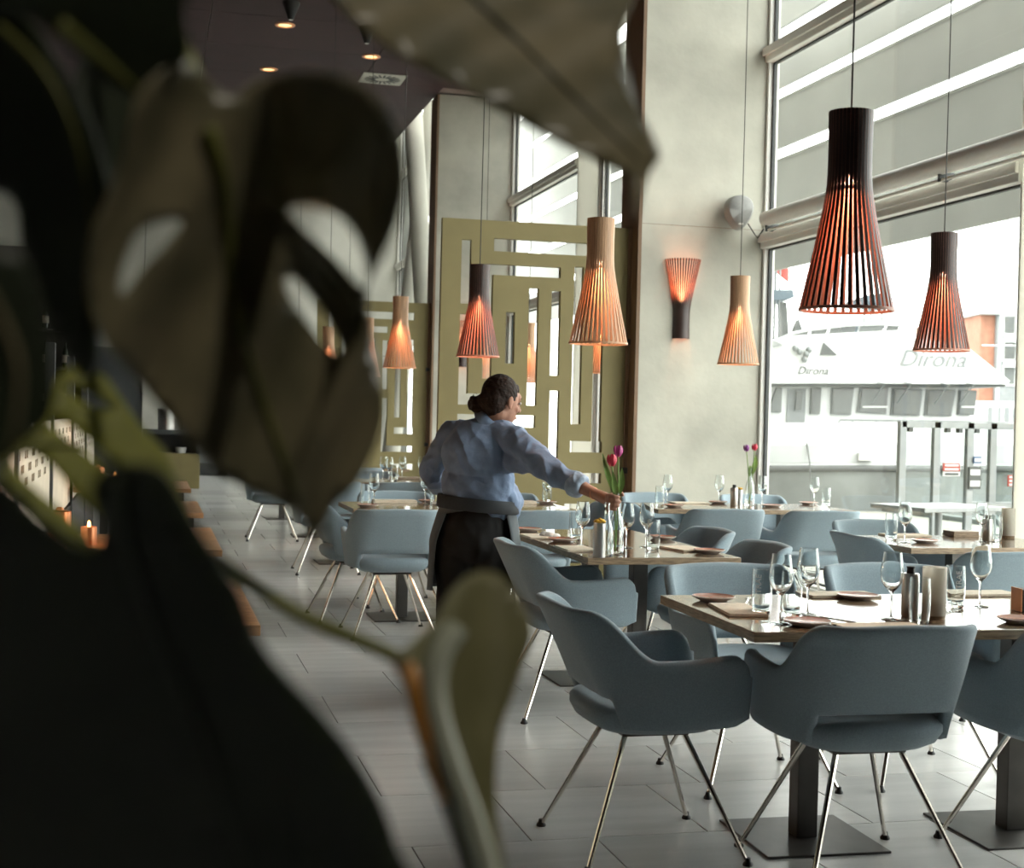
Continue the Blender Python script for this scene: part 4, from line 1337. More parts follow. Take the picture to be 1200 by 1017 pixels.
# hair with a low bun
h = MB()
h.ball(Lc(HD + hu * .036 - face * .026), (.083, .094, .094), 22, 16, mx=HM)
h.ball(Lc(HD - hu * .010 - face * .055), (.074, .064, .078), 18, 12, mx=HM)
h.ball(Lc(HD + hu * .070 + face * .030), (.060, .042, .036), 14, 10, mx=HM)
BUN = Wp(561, 474.5, 6.97)
h.ball(Lc(BUN), (.050, .047, .042), 16, 12, mx=HM)
caps(h, [Lc(HD - face * .09 - hu * .010), Lc(BUN)], [.042, .036])
for k in range(5):
    a = k * 1.25
    h.tube(catmull([Lc(BUN + hu * .035 * cos(a) + hs * .036 * sin(a)), Lc(BUN - face * .042 + hu * .022 * cos(a + 1) + hs * .02 * sin(a + 1)), Lc(BUN - hu * .035 * cos(a + .6) - hs * .036 * sin(a + .6))], 5), .013, 8)
h.tube(catmull([Lc(BUN + hu * .03), Lc(BUN + hu * .052 - face * .036), Lc(BUN + hu * .02 - face * .05)], 5), .003, 6)
remesh(h, 'hair', m_hair, wo, .005, 2, .0035, 40)
# shirt
BM = Matrix((cr, ca, up)).transposed()
s_ = MB()
CHT = (CH + NB) / 2
s_.ball(Lc(CH + up * .03), (.182, .128, .165), 24, 16, mx=BM @ Matrix.Rotation(.10, 3, 'Y'))
s_.ball(Lc(CHT + up * .005), (.155, .098, .115), 22, 14, mx=BM)
caps(s_, [Lc(SHL - up * .005), Lc(lerp(SHL, NB, .5) - up * .012), Lc(NB - up * .05), Lc(lerp(SHR, NB, .5) - up * .015), Lc(SHR - up * .004)], [.060, .064, .075, .066, .064], 16)
mid = (CH + WA) / 2
s_.ball(Lc(mid - up * .01), (.180, .130, .15), 24, 16, mx=BM)
s_.ball(Lc(WA + cr * .01 + up * .01), (.172, .135, .085), 24, 14, mx=BM)
s_.ball(Lc(WA + cr * .085 - ca * .02 - up * .025), (.095, .10, .075), 18, 12, mx=BM)       # blouse tail bulging over the apron
s_.ball(Lc(WA + cr * .155 + up * .01), (.055, .08, .075), 14, 10, mx=BM)
s_.tube([Lc(WA + up * .07 + cr * .13), Lc(WA + cr * .175 - up * .005 + ca * .02), Lc(WA + cr * .165 - up * .105)], [.06, .05, .022], 12)
SE = lerp(ELR, WRR, .52)
caps(s_, [Lc(SHR), Lc(lerp(SHR, ELR, .55)), Lc(ELR), Lc(SE)], [.070, .067, .062, .050], 16)
s_.tube([Lc(CH + cr * .12 + up * .02), Lc(lerp(SHR, ELR, .55) - up * .03)], [.07, .05], 12)
SEL = lerp(ELL, WRL, .45)
caps(s_, [Lc(SHL), Lc(lerp(SHL, ELL, .5)), Lc(ELL), Lc(SEL)], [.068, .062, .058, .050], 16)
remesh(s_, 'shirt', m_shirt, wo, .006, 5, .012, 8)
c_ = MB()
cd = (WRR - ELR).normalized()
c_.tube([Lc(SE - cd * .012), Lc(SE + cd * .006), Lc(SE + cd * .046), Lc(SE + cd * .058)], [.052, .0585, .058, .050], 18)
c_.tube([Lc(SE + cd * .0), Lc(SE + cd * .028)], [.0605, .061], 18)
cdl = (WRL - ELL).normalized()
remesh(c_, 'rolled_cuff', m_cuff, wo, .005, 2, .005, 22)
c_ = MB(); c_.tube([Lc(SEL - cdl * .012), Lc(SEL + cdl * .006), Lc(SEL + cdl * .05), Lc(SEL + cdl * .06)], [.050, .057, .056, .048], 18)
remesh(c_, 'rolled_cuff', m_cuff, wo, .005, 2, .005, 22)
nd = (HD - hu * .06 - face * .01 - NB).normalized()
cl = MB(); vs = []; n = 26
ax = nd; e1 = (cr - ax * cr.dot(ax)).normalized(); e2 = ax.cross(e1)
for (dz, r) in ((-.035, .080), (-.01, .070), (.024, .0665), (.028, .070), (.000, .082), (-.022, .092)):
    for j in range(n):
        a = 2 * pi * j / n
        vs.append(Lc(NB + ax * (dz + .012) + e1 * r * cos(a) + e2 * r * .92 * sin(a)))
cl.add(vs, [(i * n + j, i * n + (j + 1) % n, (i + 1) * n + (j + 1) % n, (i + 1) * n + j) for i in range(5) for j in range(n)])
cl.build('collar', m_shirt, wo, smooth=True)
MB().tube([Lc(WRR + (cr * cos(a) * .0 + side * cos(a) + up * sin(a)) * .0285 - wd * .004) for a in [2 * pi * i / 16 for i in range(17)]], .0018, 6).build('bracelet', m_copper, wo)
# black trousers
tr = MB()
tr.ball(Lc(PEL + up * .015), (.186, .142, .150), 22, 14, mx=BM)
tr.ball(Lc(PEL - up * .06), (.190, .145, .13), 22, 14, mx=BM)
for s in (1, -1):
    hip = PEL + cr * s * .088 - up * .05
    kn = PEL + cr * s * .098 + ca * .02; kn.z = .48
    an = PEL + cr * s * .100 - ca * .03; an.z = .10
    caps(tr, [Lc(hip), Lc(lerp(hip, kn, .5)), Lc(kn), Lc(lerp(kn, an, .4)), Lc(an)], [.108, .100, .085, .080, .070], 16)
remesh(tr, 'trousers', m_black, wo, .009, 4, .006, 10)
for s, an in zip((1, -1), feet):
    q = Lc(an); q.z = .04
    sh = MB(); caps(sh, [q - ca * .05, q + ca * .06, q + ca * .17], [.040, .042, .036], 12)
    def flat(me):
        for v in me.vertices: v.co.z = max(v.co.z, .0)
    remesh(sh, 'shoe', m_black, wo, .007, 2, post=flat)
# apron: waistband all round, skirt open at the back
ap = MB(); n = 48; rows = 16
vs = []
for i in range(rows + 1):
    t = i / rows
    z = lerp(WA.z + .0, .50, t)
    cen = lerp(WA, PEL, min(1, t * 2.2)); 
    for j in range(n + 1):
        g = lerp(radians(44), radians(62), t ** .6) if t > .10 else 0.0
        a = -pi / 2 + g + (2 * pi - 2 * g) * j / n          # opening at the viewer's side
        r1, r2 = .190 + .034 * sstep(0, .5, t), .150 + .030 * sstep(0, .5, t)
        fo = .010 * sin(a * 9 + t * 2) * t
        vs.append(Lc(Vector((cen.x, cen.y, z)) + cr * (r1 + fo) * cos(a) + ca * (r2 + fo) * sin(a)))
ap.add(vs, [(i * (n + 1) + j, i * (n + 1) + j + 1, (i + 1) * (n + 1) + j + 1, (i + 1) * (n + 1) + j) for i in range(rows) for j in range(n)])
ao = ap.build('apron', m_apron, wo, smooth=True)
sd = ao.modifiers.new('th', 'SOLIDIFY'); sd.thickness = .004; sd.offset = 0
wb = MB(); vs = []; n = 40
for (dz, k) in ((.035, 1.0), (.03, 1.03), (-.025, 1.05), (-.03, 1.02)):
    for j in range(n):
        a = 2 * pi * j / n
        vs.append(Lc(WA + up * (dz - .012 - .016 * cos(a)) + cr * .196 * k * cos(a) + ca * .156 * k * sin(a)))
wb.add(vs, [(i * n + j, i * n + (j + 1) % n, (i + 1) * n + (j + 1) % n, (i + 1) * n + j) for i in range(3) for j in range(n)])
wb.build('waistband', m_band, wo, smooth=True)


# ------------------------------------------------------------------ outside
struct(MB().box(XW + .25, 11.5, -6, 40, -.2, -.02).build('floor', m_deck))
struct(MB().box(11.5, 11.7, -6, 40, -1.4, .05).build('trim_1', m_wall_out))
tag(MB().box(11.7, 90, -60, 160, -1.45, -1.4).build('harbour_water', m_water), 'grey harbour water beside the quay below the boat', 'water')
struct(MB().box(-12, XW + .27, -6, 42, 9.25, 26).build('added_upper_storeys', m_wall))  # unseen upper storeys, added to shade the boat and terrace
# louvred canopy wall above the terrace
lv = thing('louvre_screen', 'wide grey horizontal louvres with bright gaps outside the upper window', 'louvres', (8.3, 10, 0))
for k in range(6):
    r0_, r1_ = (.2536, .337) if k == 0 else (.355 + (k - 1) * .1, .437 + (k - 1) * .1)
    z0, z1 = HC + 8.3 * r0_, HC + 8.3 * r1_
    MB().bbox(0, .05, 1.0, 30, z0, z1, b=.008).bbox(-.02, .07, 1.0, 30, z1 - .03, z1, b=.008).build('louvre', m_louver, lv)
for yy in (1.2, 29.8):
    MB().bbox(.07, .2, yy - .1, yy + .1, 0, HC + 8.3 * .84, b=.01).build('post', m_louver, lv)

# glazed windbreak on the terrace
def wb_at(u): return at(u, 510, Y=12.0).x
wbk = thing('glass_windbreak', 'grey framed glass windbreak with signs on the terrace', 'windbreak', (0, 12.0, 0))
zt = at(1090, 494, Y=12.0).z
us = [1057, 1097, 1136, 1163, 1197]
for i, u in enumerate(us):
    x = wb_at(u); MB().bbox(x - .035, x + .035, -.03, .03, 0, zt - (.06 if i == 4 else 0), b=.004).build('post', m_outalu, wbk)
MB().bbox(wb_at(1055), wb_at(1197), -.03, .03, zt - .06, zt, b=.004).build('top_rail', m_outalu, wbk)
MB().bbox(wb_at(1055), wb_at(1197), -.03, .03, 0, .1, b=.004).build('bottom_rail', m_outalu, wbk)
MB().bbox(wb_at(1136), wb_at(1197), -.025, .025, .58, .66, b=.004).build('mid_rail', m_outalu, wbk)
for i in range(4):
    MB().box(wb_at(us[i]) + .035, wb_at(us[i + 1]) - .035, -.005, .005, .1, zt - .06).build('pane', m_pane_out, wbk)
for u in (1066, 1110, 1124, 1144):
    x = wb_at(u); MB().box(x - .02, x + .02, -.03, .03, zt - .10, zt - .06).build('clip', m_gasket, wbk)
def sign(u0, v0, u1, v1, mats, nm, lab, cat, rows):
    a, b_ = at(u0, v1, Y=11.95), at(u1, v0, Y=11.95)
    t = thing(nm, lab, cat, ((a.x + b_.x) / 2, 11.955, a.z))
    w, hh = (b_.x - a.x) / 2, b_.z - a.z
    MB().bbox(-w, w, -.008, .008, 0, hh, b=.003).build('plate', mats[0], t)
    for k in range(rows):
        z = hh * (k + .5) / rows
        MB().box(-w * .8, w * .8, -.0105, -.008, z - hh * .13 / rows * 2, z + hh * .13 / rows * 2).build('stripe', mats[1], t)
sign(1105, 543, 1125, 552, (m_red, m_signw), 'notice_sign', 'red notice sign on the glass windbreak', 'sign', 2)
sign(1105, 553, 1125, 558, (m_signw, m_bgrey), 'notice_sign', 'white notice strip below the red sign on the windbreak', 'sign', 1)
sign(1181, 557, 1196, 570, (m_red, m_signw), 'notice_sign', 'red and white notice at the far right of the windbreak', 'sign', 3)
sign(1141, 535, 1150, 543, (m_blue, m_signw), 'notice_sticker', 'small blue sticker on the windbreak door', 'sticker', 1)
sign(1135, 547, 1150, 573, (m_bgrey, m_signw), 'control_box', 'grey control box on the windbreak door', 'box', 2)
# outdoor table and chairs
p = at(1100, 600, Y=10.2)
t = thing('outdoor_table', 'pale outdoor table with a chair on the terrace beyond the window', 'table', (p.x, 10.2, 0), .25)
MB().bbox(-.45, .45, -.3, .3, .70, .735, b=.005).build('tabletop', m_outalu, t)
MB().tube([(0, 0, 0), (0, 0, .7)], .03, 10).lathe([(.0005, .02), (.24, .012), (.24, 0), (.0005, 0)], 20).build('pedestal', m_outalu, t, smooth=40)

# the boat, moored across the view
BD = 24.0
BO = at(1040, 500, d=BD)
def Bx(u, v): q = at(u, v, d=BD) - BO; return Vector((q.dot(_r0), 0, q.z))
bo = thing('motor_yacht', 'white motor yacht with pilothouse windows moored outside the window', 'boat', (BO.x, BO.y, 0), -TH)
ZB = BO.z
def bp(u, v, y=0.0):
    q = Bx(u, v); return Vector((q.x, y, q.z + ZB))
def prism(mb, pts, y0, y1, mi=0):
    n = len(pts)
    a = [bp(u, v, y0) for u, v in pts]; b2 = [bp(u, v, y1) for u, v in pts]
    mb.add(a + b2, [tuple(range(n))[::-1], tuple(range(n, 2 * n))] + [(i, (i + 1) % n, n + (i + 1) % n, n + i) for i in range(n)], mi)
    return mb
# hull, flaring outward to the rub rail
mb = MB(); rows_ = []
for (dv, yo) in ((495, .0), (520, -.10), (540, -.22), (546, -.25)):
    rows_.append([bp(lerp(700, 1330, i / 14), dv + 4 * (abs(i / 14 - .5) * 2) ** 2, yo - .9 * (1 - (abs(i / 14 - .55) * 1.9) ** 2)) for i in range(15)])
last = [Vector((p_.x, p_.y + .35, -1.398)) for p_ in rows_[-1]]
rows_.append(last)
vs = [q for r in rows_ for q in r]
mb.add(vs, [(i * 15 + j, i * 15 + j + 1, i * 15 + 16 + j, i * 15 + 15 + j) for i in range(3) for j in range(14)])
MB().add(rows_[3] + rows_[4], [(j, j + 1, 16 + j, 15 + j) for j in range(14)]).build('lower_hull', m_wall_out, bo, smooth=40)
back = [Vector((p_.x, 4.2, p_.z)) for p_ in rows_[0]]; nb = len(vs)
mb.add(rows_[0] + back, [(j, j + 1, 16 + j, 15 + j) for j in range(14)])
MB().add([q + Vector((0, -.012, 0)) for q in rows_[1] + rows_[2]], [(j, j + 1, 16 + j, 15 + j) for j in range(14)]).build('hull_stripe', m_stripe, bo, smooth=40)
mb.build('hull', m_gel, bo, smooth=40)
MB().tube([q + Vector((0, -.03, 0)) for q in rows_[3]], .055, 8).build('rub_rail', m_strake, bo, smooth=True)
mb = MB(); low = [Vector((p_.x, p_.y - .01 + .10, p_.z - .35)) for p_ in rows_[3]]
# pilothouse
prism(MB(), [(905, 452), (1148, 450), (1150, 497), (895, 497)], .6, 4.0).build('pilothouse', m_gel, bo)
prism(MB(), [(915, 412), (925, 398), (1060, 396), (1128, 400), (1186, 446), (1183, 450), (1000, 449), (895, 449)], .1, 4.2).build('roof_brow', m_gel, bo)
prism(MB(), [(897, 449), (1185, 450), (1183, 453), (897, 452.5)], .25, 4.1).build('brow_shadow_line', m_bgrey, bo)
prism(MB(), [(912, 397), (925, 392), (1062, 385), (1060, 397), (925, 404)], .4, 3.6).build('flybridge_coaming', m_gel, bo)
# fly bridge windscreen
for k, (a, c) in enumerate((((936, 389.5), (956, 385.5)), ((959, 385), (979, 381.5)), ((982, 381), (1013, 379)), ((1017, 379), (1046, 378.5)), ((1050, 378.5), (1064, 379.5)))):
    prism(MB(), [a, c, (c[0] - 4, c[1] + 12), (a[0] - 4, a[1] + 12)], .55, .6).build('windscreen_pane', m_bwin, bo)
MB().tube([bp(u, v, .5) for u, v in ((915, 398), (935, 388.5), (957, 384), (1000, 379), (1040, 377.5), (1066, 379), (1070, 392))], .025, 6).build('windscreen_rail', m_gel, bo, smooth=True)
# side windows, each with frame and pane
def bwin(pts, split=False):
    cx = sum(p_[0] for p_ in pts) / len(pts); cy = sum(p_[1] for p_ in pts) / len(pts)
    f = prism(MB(), [(cx + (u - cx) * 1.12, cy + (v - cy) * 1.10) for u, v in pts], .54, .60).build('window_frame', m_farwall, bo)
    prism(MB(), pts, .50, .545).build('pane', m_bwin, f)
    if split: prism(MB(), [(pts[0][0], 475.5), (pts[1][0], 475.5), (pts[1][0], 477.5), (pts[0][0], 477.5)], .47, .52).build('glazing_bar', m_gel, f)
for q, sp_ in (([(984.5, 455), (1008.5, 455), (1005, 485), (983.5, 484)], 0), ([(1019, 455), (1049, 455), (1047, 484), (1015.5, 482)], 1),
               ([(1058, 456), (1090, 457), (1087, 486), (1056, 485)], 0), ([(1099, 457), (1130, 457.5), (1125, 486.5), (1096.5, 485.5)], 0), ([(1137, 457.5), (1156, 458), (1153, 485.5), (1135, 485)], 1),
               ([(917, 455), (923, 455), (922, 482), (906, 482)], 0), ([(941, 458), (948, 458), (946, 480), (939, 480)], 0), ([(959, 455), (970, 455), (968.5, 484), (958, 484)], 0)):
    bwin(q, sp_)
prism(MB(), [(931, 455), (953, 455), (951, 496), (929, 496)], .57, .6).build('side_door', m_farwall, bo)
prism(MB(), [(966, 401), (982, 416), (962, 416)], .06, .1).build('vent_triangle', m_bgrey, bo)
for (u, v) in ((937, 412), (945, 415), (943, 421), (948, 410), (932, 408)):
    q = bp(u, v, .02); MB().ball(q, (.055, .05, .06), 10, 8).build('deck_light', m_rail, bo, smooth=True)
# rails, cleats
MB().tube([bp(u, v, -.55) for u, v in ((967, 511), (970, 500), (976, 492), (1140, 494), (1200, 497))], .014, 6).build('hand_rail', m_rail, bo, smooth=True)
for u in (990, 1017, 1053, 1090, 1125):
    MB().tube([bp(u, 493, -.55), bp(u, 523, -.55)], .010, 6).build('stanchion', m_rail, bo)
for u in (900, 934): MB().tube([bp(u, 506, -.6), bp(u, 513, -.6)], .03, 6).tube([bp(u - 4, 506, -.6), bp(u + 4, 506, -.6)], .02, 6).build('cleat', m_rail, bo)
MB().tube([bp(934, 508, -.7), bp(931, 540, -1.25), bp(928, 600, -1.6)], .013, 6).build('mooring_line', m_strake, bo)
prism(MB(), [(987, 529), (1001, 529), (1002, 537), (986, 537)], -1.2, -1.02).build('hull_light', m_signw, bo)
for u, v in ((1035, 448), (1066, 448), (1110, 449), (1140, 449)):
    MB().tube([bp(u - 6, v, .1), bp(u + 4, v + 1, .1), bp(u - 8, v + 24, .35)], .012, 6).build('wiper', m_rail, bo)
# lettering
def boat_text(u, v, size, m, y, nm='name_lettering', depth=.004):
    me = text_mesh('Dirona', size, .32, depth)
    me.materials.clear(); me.materials.append(m)
    o = link_mesh(nm, me, bo)
    q = bp(u, v, y); o.location = q; o.rotation_euler = (pi / 2, 0, 0)
boat_text(953.5, 434.5, .185, m_bgrey, .085)
boat_text(1094, 421, .40, m_farwall, .085)
# canvas covers, radar arch and mast
prism(MB(), [(905, 335), (912, 331), (948, 331), (950, 340), (935, 343), (910, 345)], 1.4, 3.0).build('canvas_cover', m_cover, bo)
prism(MB(), [(1038, 338), (1060, 335), (1071, 342), (1069, 351), (1060, 347), (1038, 346)], 1.4, 3.0).build('canvas_cover', m_cover, bo)
prism(MB(), [(1042, 372), (1056, 370), (1063, 373), (1062, 379), (1042, 379)], 1.4, 2.6).build('seat_cover', m_cover, bo)
prism(MB(), [(936, 345), (943, 345), (946, 389), (938, 392)], 1.6, 2.0).build('radar_arch', m_bgrey, bo)
prism(MB(), [(957, 367), (961, 378), (962, 388), (951, 390), (952, 378)], 1.5, 1.8).build('folded_parasol', m_bgrey, bo)
for u in (909, 918, 930, 935, 1050, 1064):
    MB().tube([bp(u, 300, 1.6), bp(u - 3, 398, 1.6)], .018, 6).build('stay', m_rail, bo)
MB().tube([bp(900, 391, 1.5), bp(938, 391, 1.5)], .015, 6).tube([bp(1040, 330, 1.6), bp(1040, 385, 1.6)], .02, 6).tube([bp(1062, 330, 1.6), bp(1062, 385, 1.6)], .02, 6).tube([bp(1040, 355, 1.6), bp(1062, 355, 1.6)], .015, 6).build('antenna_frame', m_rail, bo)
# flag on a boat behind
a = at(908, 318, d=30)
fl_ = thing('flag', 'small red flag above the boat at the window edge', 'flag', a)
vs = []
for i in range(6):
    for j in range(4):
        vs.append(_r0 * (i * .06) + ca * (.03 * sin(i * 1.3)) + up * (j * .10 - i * .05))
MB().add(vs, [(i * 4 + j, i * 4 + j + 1, i * 4 + 5 + j, i * 4 + 4 + j) for i in range(5) for j in range(3)]).build('cloth', m_red, fl_, smooth=True)
MB().tube([Vector((0, 0, -a.z - 1.39)), Vector((0, 0, .35))], .015, 6).build('pole', m_rail, fl_)
# tall masts behind
for u0, u1, dd, lab in ((1181, 1163, 40, 'slender pale sailing mast leaning in front of the brick building'), (1193, 1193, 38, 'thin pale mast at the right window edge'), (1088, 1086, 44, 'thin pale mast behind the amber pendant')):
    a, c = at(u0, 250, d=dd), at(u1, 560, d=dd)
    ex = (c - a).normalized()
    q = thing('sailing_mast', lab, 'mast', c)
    MB().tube([Vector((0, 0, 0)) + ex * 1.5, a - c - ex * 6], [.05, .03], 8).build('pole', m_gel, q, smooth=40)
    MB().tube([(a - c) * .5 - _r0 * .5, (a - c) * .5 + _r0 * .5], .02, 6).build('spreader', m_gel, q)
# brick building across the harbour
BB = 62.0
a0 = at(1149, 520, d=BB)
bd = thing('brick_building', 'orange brick building with grey windows across the harbour', 'building', (a0.x, a0.y, -1.4), -TH)
def bbp(u, v): q = at(u, v, d=BB) - a0; return q.dot(_r0), q.z + a0.z + 1.4
x0, zt_ = bbp(1149, 369); x1, _ = bbp(1166, 369); x2, zt2 = bbp(1290, 366)
MB().bbox(x0, x1, 0, 10, 0, zt_, b=.02).build('brick_wing', m_brick, bd)
MB().bbox(x1, x2, -.3, 10, 0, zt_, b=.02).build('glass_wing', m_farwall, bd)
MB().bbox(x0 - .2, x2, -.5, 10.2, zt_, zt_ + .35, b=.03).build('roof_edge', m_gel, bd)
for (v0, v1) in ((372, 391), (402, 421), (431, 450)):
    for (u0, u1) in ((1173, 1185), (1187, 1199), (1203, 1216)):
        xa, za = bbp(u0, v1); xb, zb = bbp(u1, v0)
        f = MB().bbox(xa - .1, xb + .1, -.36, -.30, za - .1, zb + .1, b=.02).build('window_frame', m_gel, bd)
        MB().box(xa, xb, -.38, -.355, za, zb).build('pane', m_bwin, f)
for v in (398, 427):
    xa, za = bbp(1172, v); MB().bbox(xa, x2, -.7, -.3, za - .15, za + .15, b=.02).build('balcony', m_gel, bd)
# pale harbour block far behind the mast
a0 = at(1150, 520, d=48)
t = thing('harbour_shed', 'pale low harbour building behind the boat at the right', 'building', (a0.x, a0.y, -1.4), -TH)
q0 = at(1160, 470, d=48); hz = q0.z + 1.4
MB().bbox(-.2, 9, 0, 5, 0, hz, b=.03).build('wall', m_gel, t)
for i in range(14): MB().box(.2 + i * .28, .34 + i * .28, -.03, .0, hz - 1.1, hz - .2).build('slat', m_farwall, t)


# ------------------------------------------------------------------ the plant in front of the camera
pl = thing('monstera_plant', 'large out-of-focus swiss cheese plant close to the camera on the left', 'plant', (-.42, .30, 0))
PLO = Vector(pl.location)


def leaf(outline, holes, dfun, mat, rib=None, rib_mat=None, rib_r=.004, step=22, rip=0.0, thick=.0012, sub=5, ribname='midrib'):
    out = catmull([(u, v, 0) for u, v in outline], sub, True)
    pts = [Vector((p_.x, p_.y)) for p_ in out]
    edges = [(i, (i + 1) % len(pts)) for i in range(len(pts))]
    hp = []
    for hl in holes:
        q = [Vector((p_.x, p_.y)) for p_ in catmull([(u, v, 0) for u, v in hl], 4, True)]
        o0 = len(pts)
        edges += [(o0 + i, o0 + (i + 1) % len(q)) for i in range(len(q))]
        pts += q; hp.append(q)
    def inside(poly, x, y):
        c = False; n = len(poly); j = n - 1
        for i in range(n):
            a, b_ = poly[i], poly[j]
            if (a.y > y) != (b_.y > y) and x < (b_.x - a.x) * (y - a.y) / (b_.y - a.y) + a.x: c = not c
            j = i
        return c
    op = pts[:len(out)]
    x0, x1 = min(p_.x for p_ in op), max(p_.x for p_ in op); y0, y1 = min(p_.y for p_ in op), max(p_.y for p_ in op)
    y = y0; k = 0
    while y < y1:
        x = x0 + (step / 2 if k % 2 else 0)
        while x < x1:
            if inside(op, x, y) and not any(inside(q, x, y) for q in hp): pts.append(Vector((x, y)))
            x += step
        y += step; k += 1
    V2, _, F2, _, _, _ = delaunay_2d_cdt(pts, edges, [], 0, 1e-4)
    fs = []
    for f in F2:
        cx = sum(V2[i].x for i in f) / len(f); cy = sum(V2[i].y for i in f) / len(f)
        if inside(op, cx, cy) and not any(inside(q, cx, cy) for q in hp): fs.append(tuple(f))
    mb = MB()
    mb.add([at(p_.x, p_.y, d=dfun(p_.x, p_.y)) - PLO for p_ in V2], fs)
    o = mb.build('leaf', mat, pl, smooth=True)
    md = o.modifiers.new('th', 'SOLIDIFY'); md.thickness = thick; md.offset = 0
    if rib:
        for r in (rib if isinstance(rib[0][0], (tuple, list)) else [rib]):
            q = catmull([(u, v, 0) for u, v in r], 6)
            n = len(q)
            MB().tube([at(p_.x, p_.y, d=dfun(p_.x, p_.y) - .002) - PLO for p_ in q], [rib_r * (1 - .75 * i / (n - 1)) for i in range(n)], 8).build(ribname, rib_mat or m_rib, o, smooth=True)
    return o


def stalk(pts, r, m, nm='petiole'):
    q = catmull([at(u, v, d=d) - PLO for u, v, d in pts], 6)
    return MB().tube(q, r, 8).build(nm, m, pl, smooth=True)


# dark leaves crowding the left edge
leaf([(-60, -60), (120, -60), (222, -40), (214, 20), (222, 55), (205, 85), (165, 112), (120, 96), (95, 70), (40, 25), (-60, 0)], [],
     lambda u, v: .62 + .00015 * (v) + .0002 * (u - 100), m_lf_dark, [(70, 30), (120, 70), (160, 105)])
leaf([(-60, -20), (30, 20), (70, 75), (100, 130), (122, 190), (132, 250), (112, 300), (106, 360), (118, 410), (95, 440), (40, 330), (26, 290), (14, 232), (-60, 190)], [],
     lambda u, v: .70 - .0003 * (u - 60) + .00012 * (v - 200), m_lf_dark, [(0, 30), (50, 80), (86, 150), (104, 230), (108, 300)], m_rib, .0018)  # this rib's colour stands for the glow along the leaf edge
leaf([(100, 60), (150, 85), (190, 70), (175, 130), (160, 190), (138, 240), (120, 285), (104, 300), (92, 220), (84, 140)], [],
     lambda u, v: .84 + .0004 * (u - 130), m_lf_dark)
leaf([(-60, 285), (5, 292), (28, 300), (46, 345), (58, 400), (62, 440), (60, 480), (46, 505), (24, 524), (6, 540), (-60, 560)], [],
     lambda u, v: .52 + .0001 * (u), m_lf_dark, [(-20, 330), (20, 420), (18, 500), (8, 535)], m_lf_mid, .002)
# lighter young olive leaf with slots
leaf([(66, 445), (84, 431), (118, 438), (138, 462), (165, 500), (195, 532), (212, 575), (228, 620), (222, 690), (180, 710), (118, 662), (62, 618), (22, 580), (0, 560), (-4, 542), (4, 532), (26, 516), (52, 494), (61, 470)],
     [[(76, 452), (88, 453), (105, 460), (124, 470), (133, 478), (122, 480), (100, 472), (84, 462)],
      [(57, 494), (72, 493), (92, 507), (118, 525), (140, 545), (160, 564), (146, 566), (120, 546), (92, 524), (66, 503)],
      [(14, 533), (26, 527), (46, 535), (66, 551), (88, 580), (112, 602), (138, 630), (116, 643), (94, 620), (68, 595), (40, 572), (20, 552)]],
     lambda u, v: .80 + .0003 * (u - 100) - .0002 * (v - 550), m_lf_olive, [(0, 540), (60, 520), (120, 535), (190, 620)], m_rib, .002, step=16, sub=4)
# the huge dark leaf in the lower left corner
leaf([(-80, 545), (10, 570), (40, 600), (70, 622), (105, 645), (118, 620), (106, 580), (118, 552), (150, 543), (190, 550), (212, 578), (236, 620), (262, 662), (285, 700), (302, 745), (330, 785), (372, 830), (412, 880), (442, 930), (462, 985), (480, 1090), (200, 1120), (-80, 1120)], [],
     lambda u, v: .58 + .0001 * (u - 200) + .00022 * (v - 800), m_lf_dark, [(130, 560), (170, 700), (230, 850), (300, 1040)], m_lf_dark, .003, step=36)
# the big grey-green leaf in the middle with holes
def d1(u, v):
    s = (u - 268 - (v - 150) * .12)
    base = .70 + .00030 * (u - 268) + .00010 * (v - 330) + .005 * sin(s * .045 + v * .03)
    lobe = sstep(.0, 90., (u - 285) - max(0, v - 215) * .9)
    return base - lobe * .00075 * max(0, u - 290)
leaf([(196, 78), (215, 66), (240, 92), (272, 112), (300, 95), (350, 83), (402, 88), (442, 112), (467, 152), (476, 200), (469, 252), (451, 296), (434, 330), (431, 346), (436, 392), (447, 440), (449, 490), (440, 525), (416, 570), (388, 596), (374, 625), (364, 640), (356, 611), (330, 593), (280, 569), (242, 545), (214, 508), (188, 480), (158, 442), (122, 402), (103, 352), (105, 282), (124, 236), (142, 190), (152, 140), (166, 104)],
     [[(339, 247), (352, 240), (374, 242), (396, 252), (413, 269), (425, 294), (431, 320), (429, 338), (416, 330), (398, 310), (374, 286), (350, 263)],
      [(333, 328), (341, 324), (354, 336), (374, 360), (388, 384), (400, 410), (390, 412), (374, 396), (352, 366), (338, 344)],
      [(205, 256), (214, 262), (196, 286), (172, 310), (152, 336), (143, 344), (140, 330), (148, 300), (162, 272), (184, 261)]],
     d1, m_lf_mid, [[(245, 150), (262, 212), (268, 280), (276, 350), (302, 450), (350, 585)]], m_rib, .0038, step=20)
# right-hand lobe of the same leaf lies in its own shade
# the leaf across the top
leaf([(372, -60), (392, 0), (425, 32), (452, 55), (482, 74), (530, 98), (572, 121), (622, 150), (672, 176), (716, 196), (738, 206), (741, 235), (746, 256), (752, 232), (760, 205), (773, 184), (764, 160), (746, 122), (736, 82), (729, 42), (722, -60)], [],
     lambda u, v: .80 + .0003 * (u - 560) - .0004 * (v - 80) + .004 * sin(u * .03 + v * .05), m_lf_mid, [[(500, -50), (600, 40), (690, 130), (752, 190)]], m_lf_dark, .002)
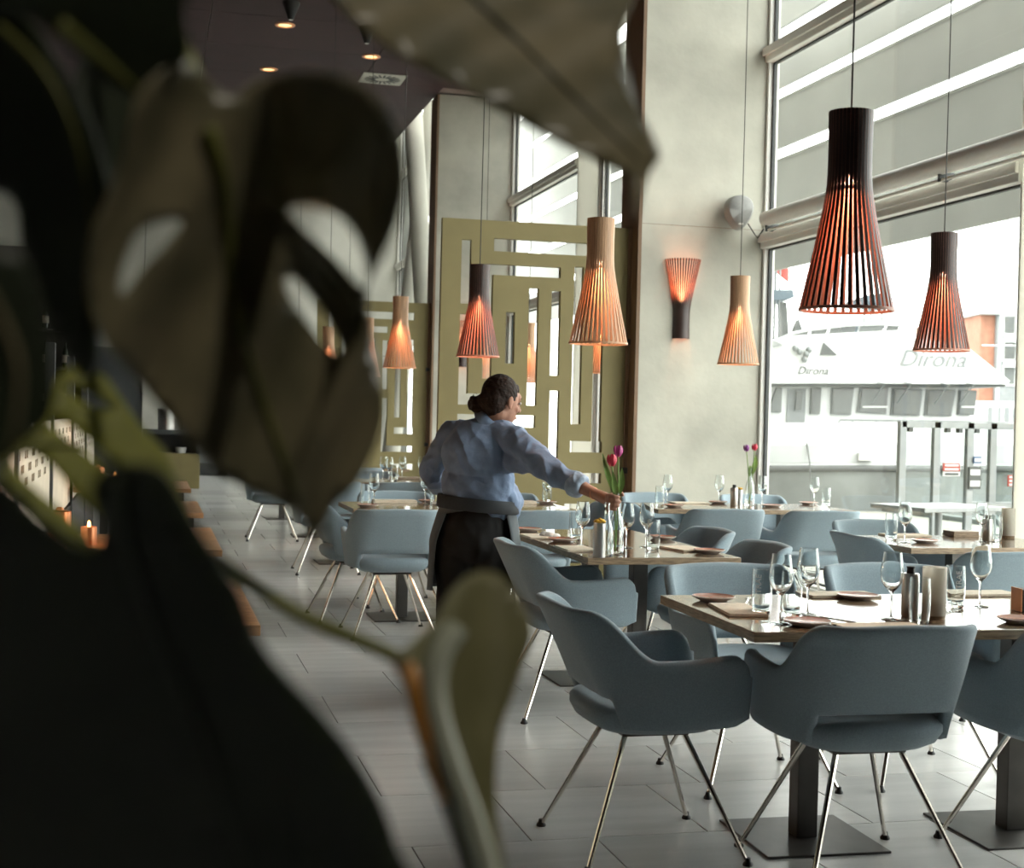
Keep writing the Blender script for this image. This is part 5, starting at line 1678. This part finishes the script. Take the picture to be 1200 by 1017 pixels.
# young folded leaf low in the middle
def d4f(u, v): return .78 + .00036 * (u - 540) - .00016 * (v - 800) + .012 * sin((u - 520) * .035)
leaf([(464, 768), (488, 748), (513, 722), (529, 692), (553, 672), (580, 671), (601, 689), (618, 718), (623, 746), (613, 776), (601, 815), (587, 852), (581, 900), (583, 962), (600, 1080), (566, 1080), (545, 990), (529, 940), (514, 890), (499, 850), (484, 810), (474, 786)], [],
     d4f, m_lf_young, None, step=18)
# its light-catching fold, painted as a pale rib, and orange stalk
stalk([(535, 735, .752), (516, 765, .746), (508, 805, .744), (516, 855, .744), (536, 915, .746), (558, 975, .750), (582, 1060, .756)], [.004, .006, .008, .010, .011, .011, .010] + [.010] * 40 if False else .0065, m_fold_lit, 'midrib')
stalk([(470, 772, .758), (484, 800, .746), (494, 845, .744), (508, 885, .746), (526, 935, .750)], .0052, m_rib_or, 'midrib')
stalk([(505, 885, .77), (525, 930, .772), (550, 1000, .776), (575, 1080, .78)], .0062, m_lf_dark, 'petiole')
stalk([(205, 640, .80), (250, 655, .79), (300, 688, .78), (355, 722, .775), (415, 748, .77), (470, 772, .768)], .0042, m_rib, 'petiole')
# stalks and pot, below and beside the picture
stalk([(245, 150, .735), (222, 70, .76), (170, -20, .80), (60, -120, .80), (-160, 100, .70)], .004, m_rib, 'petiole')
st = [Vector((0, 0, .34)), Vector((.03, .02, .7)), Vector((.01, .10, 1.1)), Vector((-.03, .16, 1.5))]
MB().tube(catmull(st, 6), [.018] * 19, 10).build('stem', m_rib, pl, smooth=True)
for (u, v, d, a) in ((10, 540, .60, 1.0), (-20, 300, .70, 1.25), (-40, -20, .70, 1.45), (100, 700, .6, .8), (205, 640, .80, .9), (-160, 100, .70, 1.4)):
    e = at(u, v, d=d) - PLO
    s0 = Vector((.01, .08, a))
    MB().tube(catmull([s0, (s0 + e) / 2 + Vector((-.04, 0, .05)), e], 6), .004, 8).build('petiole', m_rib, pl, smooth=True)
MB().lathe([(.0005, 0), (.14, 0), (.15, .01), (.18, .34), (.185, .36), (.17, .36), (.165, .33), (.0005, .33)], 28).build('pot', m_pot, pl, smooth=40)
MB().lathe([(.0005, .335), (.166, .333), (.166, .32)], 24).build('soil', m_soil, pl)
